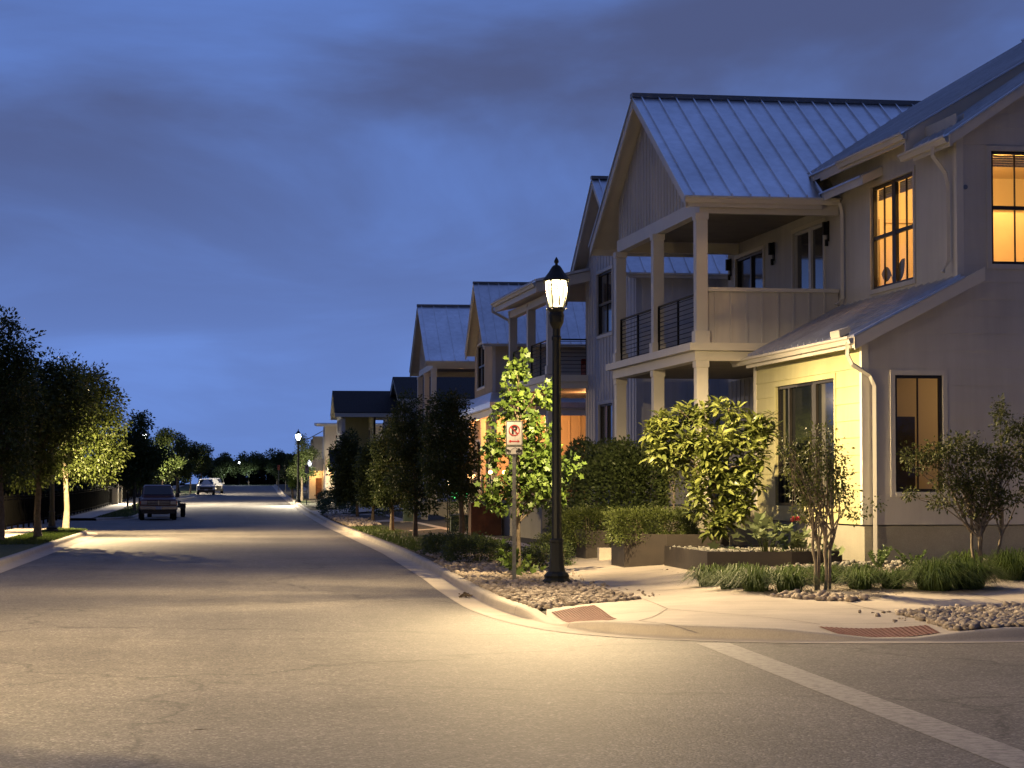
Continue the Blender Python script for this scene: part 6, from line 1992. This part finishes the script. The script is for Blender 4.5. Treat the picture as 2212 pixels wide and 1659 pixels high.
L0 = [(0.08, 0.06, 6.82, 0.3, 0.27, 0.61), (0.54, 0.03, 6.14, 0.53, 0.48, 0.53), (-0.0, -0.04, 5.61, 0.76, 0.68, 0.76), (0.75, -0.14, 5.61, 0.27, 0.25, 0.38), (-0.9, 0.11, 5.91, 0.91, 0.82, 0.91), (0.29, -0.1, 4.7, 0.91, 0.82, 0.76), (-0.73, 0.27, 4.55, 0.91, 0.82, 0.91), (-0.02, -0.15, 3.48, 1.06, 0.95, 0.91), (-1.05, 0.11, 3.18, 0.91, 0.82, 0.91), (0.16, 0.03, 2.42, 0.83, 0.75, 0.53), (-.6, 1.0, 4.4, 1, 1, 1.2)]
GL = 'street trees along the left-hand lawn'
tree('street_tree', 'pale-trunked tree with lamp-lit lower leaves, right-hand one of the left group', (-7.13, 95.37, .13), .13, 5.2, L142, 900, 26, .42, .14, lmat='leaf_oak', seed=101, group=GL, bark='bark_pale', nlimb=18, **KIND)
tree('street_tree', 'dark tree with a grey-brown trunk standing left of the hidden lantern post', (-6.85, 79.17, .13), .13, 5.0, L82, 950, 26, .40, .13, lmat='leaf_oak', seed=102, group=GL, nlimb=16, **KIND)
tree('street_tree', 'tallest dark tree cut off by the left edge of the picture', (-7.58, 73.99, .13), .13, 5.8, L0, 900, 26, .40, .13, lmat='leaf_oak', seed=103, group=GL, nlimb=16, **KIND)
GR = 'young dark trees along the right-hand verge'
T996 = [(-0.57, 0.15, 4.1, 0.34, 0.31, 0.4), (-0.15, 0.07, 4.17, 0.29, 0.26, 0.4), (-0.73, 0.06, 3.46, 0.4, 0.36, 0.51), (-0.09, -0.07, 3.39, 0.46, 0.41, 0.57), (-0.58, 0.07, 2.6, 0.51, 0.46, 0.51), (0.05, -0.03, 2.6, 0.4, 0.36, 0.51), (-0.5, 0.17, 1.89, 0.57, 0.51, 0.46), (0.05, -0.06, 1.81, 0.4, 0.36, 0.4)]
WIDE = lambda T, k=1.22: [(x * k, y * k, z, a * k, b * k, c) for x, y, z, a, b, c in T]
tree('verge_tree', 'broad dark tree in front of the orange porch, rightmost on the shaded verge', (6.73, 69.7, .16), .09, 3.8, WIDE(T996, 1.08), 820, 17, .25, .10, lmat='leaf_dark', seed=111, group=GR, nlimb=12, **KIND)
T897 = [(-0.13, 0.08, 4.59, 0.25, 0.23, 0.34), (-0.26, 0.09, 4.04, 0.34, 0.31, 0.41), (0.12, -0.03, 3.81, 0.34, 0.31, 0.41), (-0.27, -0.04, 3.18, 0.44, 0.39, 0.53), (0.2, -0.02, 2.79, 0.44, 0.39, 0.53), (-0.19, -0.01, 2.08, 0.53, 0.48, 0.53), (0.14, 0.08, 1.3, 0.47, 0.42, 0.44)]
tree('verge_tree', 'tall slim dark tree second from the orange porch, on the mown verge', (5.87, 76.95, .13), .08, 4.0, WIDE(T897, 1.35), 750, 17, .24, .10, lmat='leaf_dark', seed=112, group=GR, nlimb=12, **KIND)
T846 = [(0.08, 0.06, 3.92, 0.29, 0.26, 0.39), (-0.19, 0.1, 3.3, 0.43, 0.39, 0.5), (0.25, -0.05, 2.94, 0.39, 0.35, 0.47), (-0.12, -0.08, 2.31, 0.54, 0.48, 0.54), (0.25, -0.03, 1.77, 0.5, 0.45, 0.5), (-0.11, -0.02, 1.33, 0.47, 0.42, 0.32)]
tree('verge_tree', 'middle dark tree of the verge row, at the edge of the mown grass', (5.81, 88.05, .13), .08, 3.6, WIDE(T846, 1.25), 700, 17, .26, .11, lmat='leaf_dark', seed=113, group=GR, nlimb=10, **KIND)
tree('verge_tree', 'dark tree on the stony strip, fourth along the verge row', (6.2, 107.5, .14), .08, 3.7, [(x * 1.1, y * 1.1, z * .88, a * 1.15, b * 1.15, c) for x, y, z, a, b, c in T846], 560, 17, .3, .13, lmat='leaf_dark', seed=114, group=GR, nlimb=10, **KIND)
T772 = [(-0.35, 0.12, 4.89, 0.34, 0.31, 0.39), (-0.64, 0.16, 4.16, 0.49, 0.44, 0.54), (-0.05, -0.02, 3.67, 0.54, 0.48, 0.58), (-0.54, -0.04, 2.94, 0.63, 0.57, 0.63), (0.07, -0.0, 2.21, 0.63, 0.57, 0.58), (-0.54, 0.02, 1.73, 0.63, 0.57, 0.49)]
tree('verge_tree', 'bushy dark tree furthest left of the verge row, before the shingle-roofed house', (6.09, 119.5, .19), .08, 4.2, [(x, y, z * .84, a, b, c) for x, y, z, a, b, c in WIDE(T772, 1.15)], 700, 17, .34, .15, lmat='leaf_dark', seed=115, group=GR, nlimb=10, **KIND)
rng0 = np.random.default_rng(5)
hedge('low_bush', 'dark bush mass at the bend of the kerb beyond the stony strip', 5.6, 131, 1.8, 7, .1, 1.2, 79, 3200, 'leaf_dark', .11, cat='bush', group='low bushes on the verge')
hedge('low_bush', 'dark bush beyond it, under the far no-parking sign', 5.9, 149, 1.7, 6, .2, 1.5, 80, 2600, 'leaf_dark', .12, cat='bush', group='low bushes on the verge')
hedge('low_bush', 'dark front-garden bush below the porch of the shingle-roofed house', 7.6, 152, 2.2, 10, .3, 2.0, 82, 3600, 'leaf_dark', .14, cat='bush', group='low bushes on the verge')
hedge('low_bush', 'dark front-garden bush left of the balcony house', 8.2, 122, 1.6, 8, .2, 2.2, 83, 3600, 'leaf_dark', .12, cat='bush', group='low bushes on the verge')
hedge('low_bush', 'shaded front-garden bush between the white house and the orange porch', 8.1, 79.5, 1.3, 5, .2, 1.5, 84, 2600, 'leaf_dark', .09, cat='bush', group='low bushes on the verge')


def far_tree(label, loc, h, r, seed, group, lmat='leaf_oak', n=170, leaf=.2, bark='bark', ttop=.30):
    rng = np.random.default_rng(seed)
    bl = gauss_blobs(rng, 8, h * (.5 + ttop / 2), r, h * (1 - ttop) / 2, r * .45)
    return tree('street_tree', label, loc, .1, h * .8, bl, int(n * 2.2), 15, r * .26, leaf, 'diamond', lmat, seed, group, bark, nlimb=8)


far_tree('round dark tree directly behind the pickup on the left', (-6.7, 147, H(-6.7, 147)), 6.0, 1.75, 121, GL, n=330)
far_tree('second dark tree close behind the pickup, touching the first', (-6.9, 160, H(-6.9, 160)), 5.4, 1.6, 122, GL, n=260)
far_tree('tree with a bright lamp-lit side, left of the white car', (-6.3, 186, H(-6.3, 186)), 6.0, 1.35, 123, GL)
far_tree('dark tree between the bright-sided one and the white car', (-5.9, 216, H(-5.9, 216)), 5.5, 1.3, 124, GL)
far_tree('tree on a white-lit trunk just left of the white car', (-5.2, 240, H(-5.2, 240)), 5.4, 1.45, 125, GL, bark='bark_pale')
far_tree('further dark tree behind the parked cars', (-4.6, 272, H(-4.6, 272)), 5.2, 1.6, 126, GL)
GF = 'trees across the end of the street'
for i, (x, y, h, r, lab) in enumerate([(-2.7, 362, 4.6, 2.0, 'round tree at the end of the street above the parked cars'), (1.3, 362, 5.6, 2.1, 'tallest tree in the middle of the street end'), (5.7, 360, 4.9, 1.9, 'end-of-street tree behind the orange-red sign'), (8.8, 352, 4.6, 1.8, 'end-of-street tree behind the pinkish sign'), (-6.5, 366, 4.4, 2.2, 'end-of-street tree left of the parked cars')]):
    far_tree(lab, (x, y, zr(y)), h, r, 130 + i, GF, 'leaf_dark', 150, .3)
far_tree('slim dark tree right beside the far white lantern post', (5.0, 188, H(5.0, 188)), 5.2, 1.05, 141, GR, 'leaf_dark', 170, .16, ttop=.2)
far_tree('small tree lit bright green by the far lantern', (4.6, 203, H(4.6, 203)), 3.8, .7, 142, GR, 'leaf_fig', 120, .17, ttop=.2)
far_tree('dark young tree beyond the far lantern, near the pinkish sign', (5.2, 232, H(5.2, 232)), 3.8, .9, 143, GR, 'leaf_dark', 100, .2)
far_tree('dark tree in front of the last house', (7.5, 176, H(7.5, 176)), 4.0, .9, 144, GR, 'leaf_dark', 140, .15, ttop=.15)


def wood(name, x0, x1, y0, y1, h0, h1, n, seed, leaf, hf):
    rng = np.random.default_rng(seed)
    m = max(12, int(max((x1 - x0) / 3, (y1 - y0) / 4)))
    C = np.stack([rng.uniform(x0, x1, m), rng.uniform(y0, y1, m), rng.uniform(h0, h1, m)], 1)
    i = rng.integers(0, m, n)
    d = rng.normal(size=(n, 3)); d /= np.linalg.norm(d, axis=1)[:, None]
    P = np.empty((n, 3))
    P[:, 0] = C[i, 0] + d[:, 0] * 2.0; P[:, 1] = C[i, 1] + d[:, 1] * 2.4
    g = np.array([hf(a, b) for a, b in zip(P[:, 0], P[:, 1])])
    P[:, 2] = g + C[i, 2] * (.5 + .5 * d[:, 2])
    v, f = leaf_cloud(P, d + rng.normal(size=d.shape) * .4, leaf * rng.uniform(.6, 1.4, n), 'diamond', rng)
    return tag(mesh_np(name, v, f, 'leaf_thicket'), kind='stuff')


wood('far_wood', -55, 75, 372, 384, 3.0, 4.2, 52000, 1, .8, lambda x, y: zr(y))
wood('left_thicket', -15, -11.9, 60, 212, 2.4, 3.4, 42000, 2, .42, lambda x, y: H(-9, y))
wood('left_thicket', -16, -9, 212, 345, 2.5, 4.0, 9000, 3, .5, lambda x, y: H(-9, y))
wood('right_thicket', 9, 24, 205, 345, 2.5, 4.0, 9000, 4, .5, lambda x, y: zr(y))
# trees off the left of the frame that shade the crossing
far_tree('leafy tree on the left-hand corner, beside the corner lantern', (-5.9, 22.0, H(-5.9, 22.0)), 4.8, 1.2, 151, GL, 'leaf_oak', 110, .16)
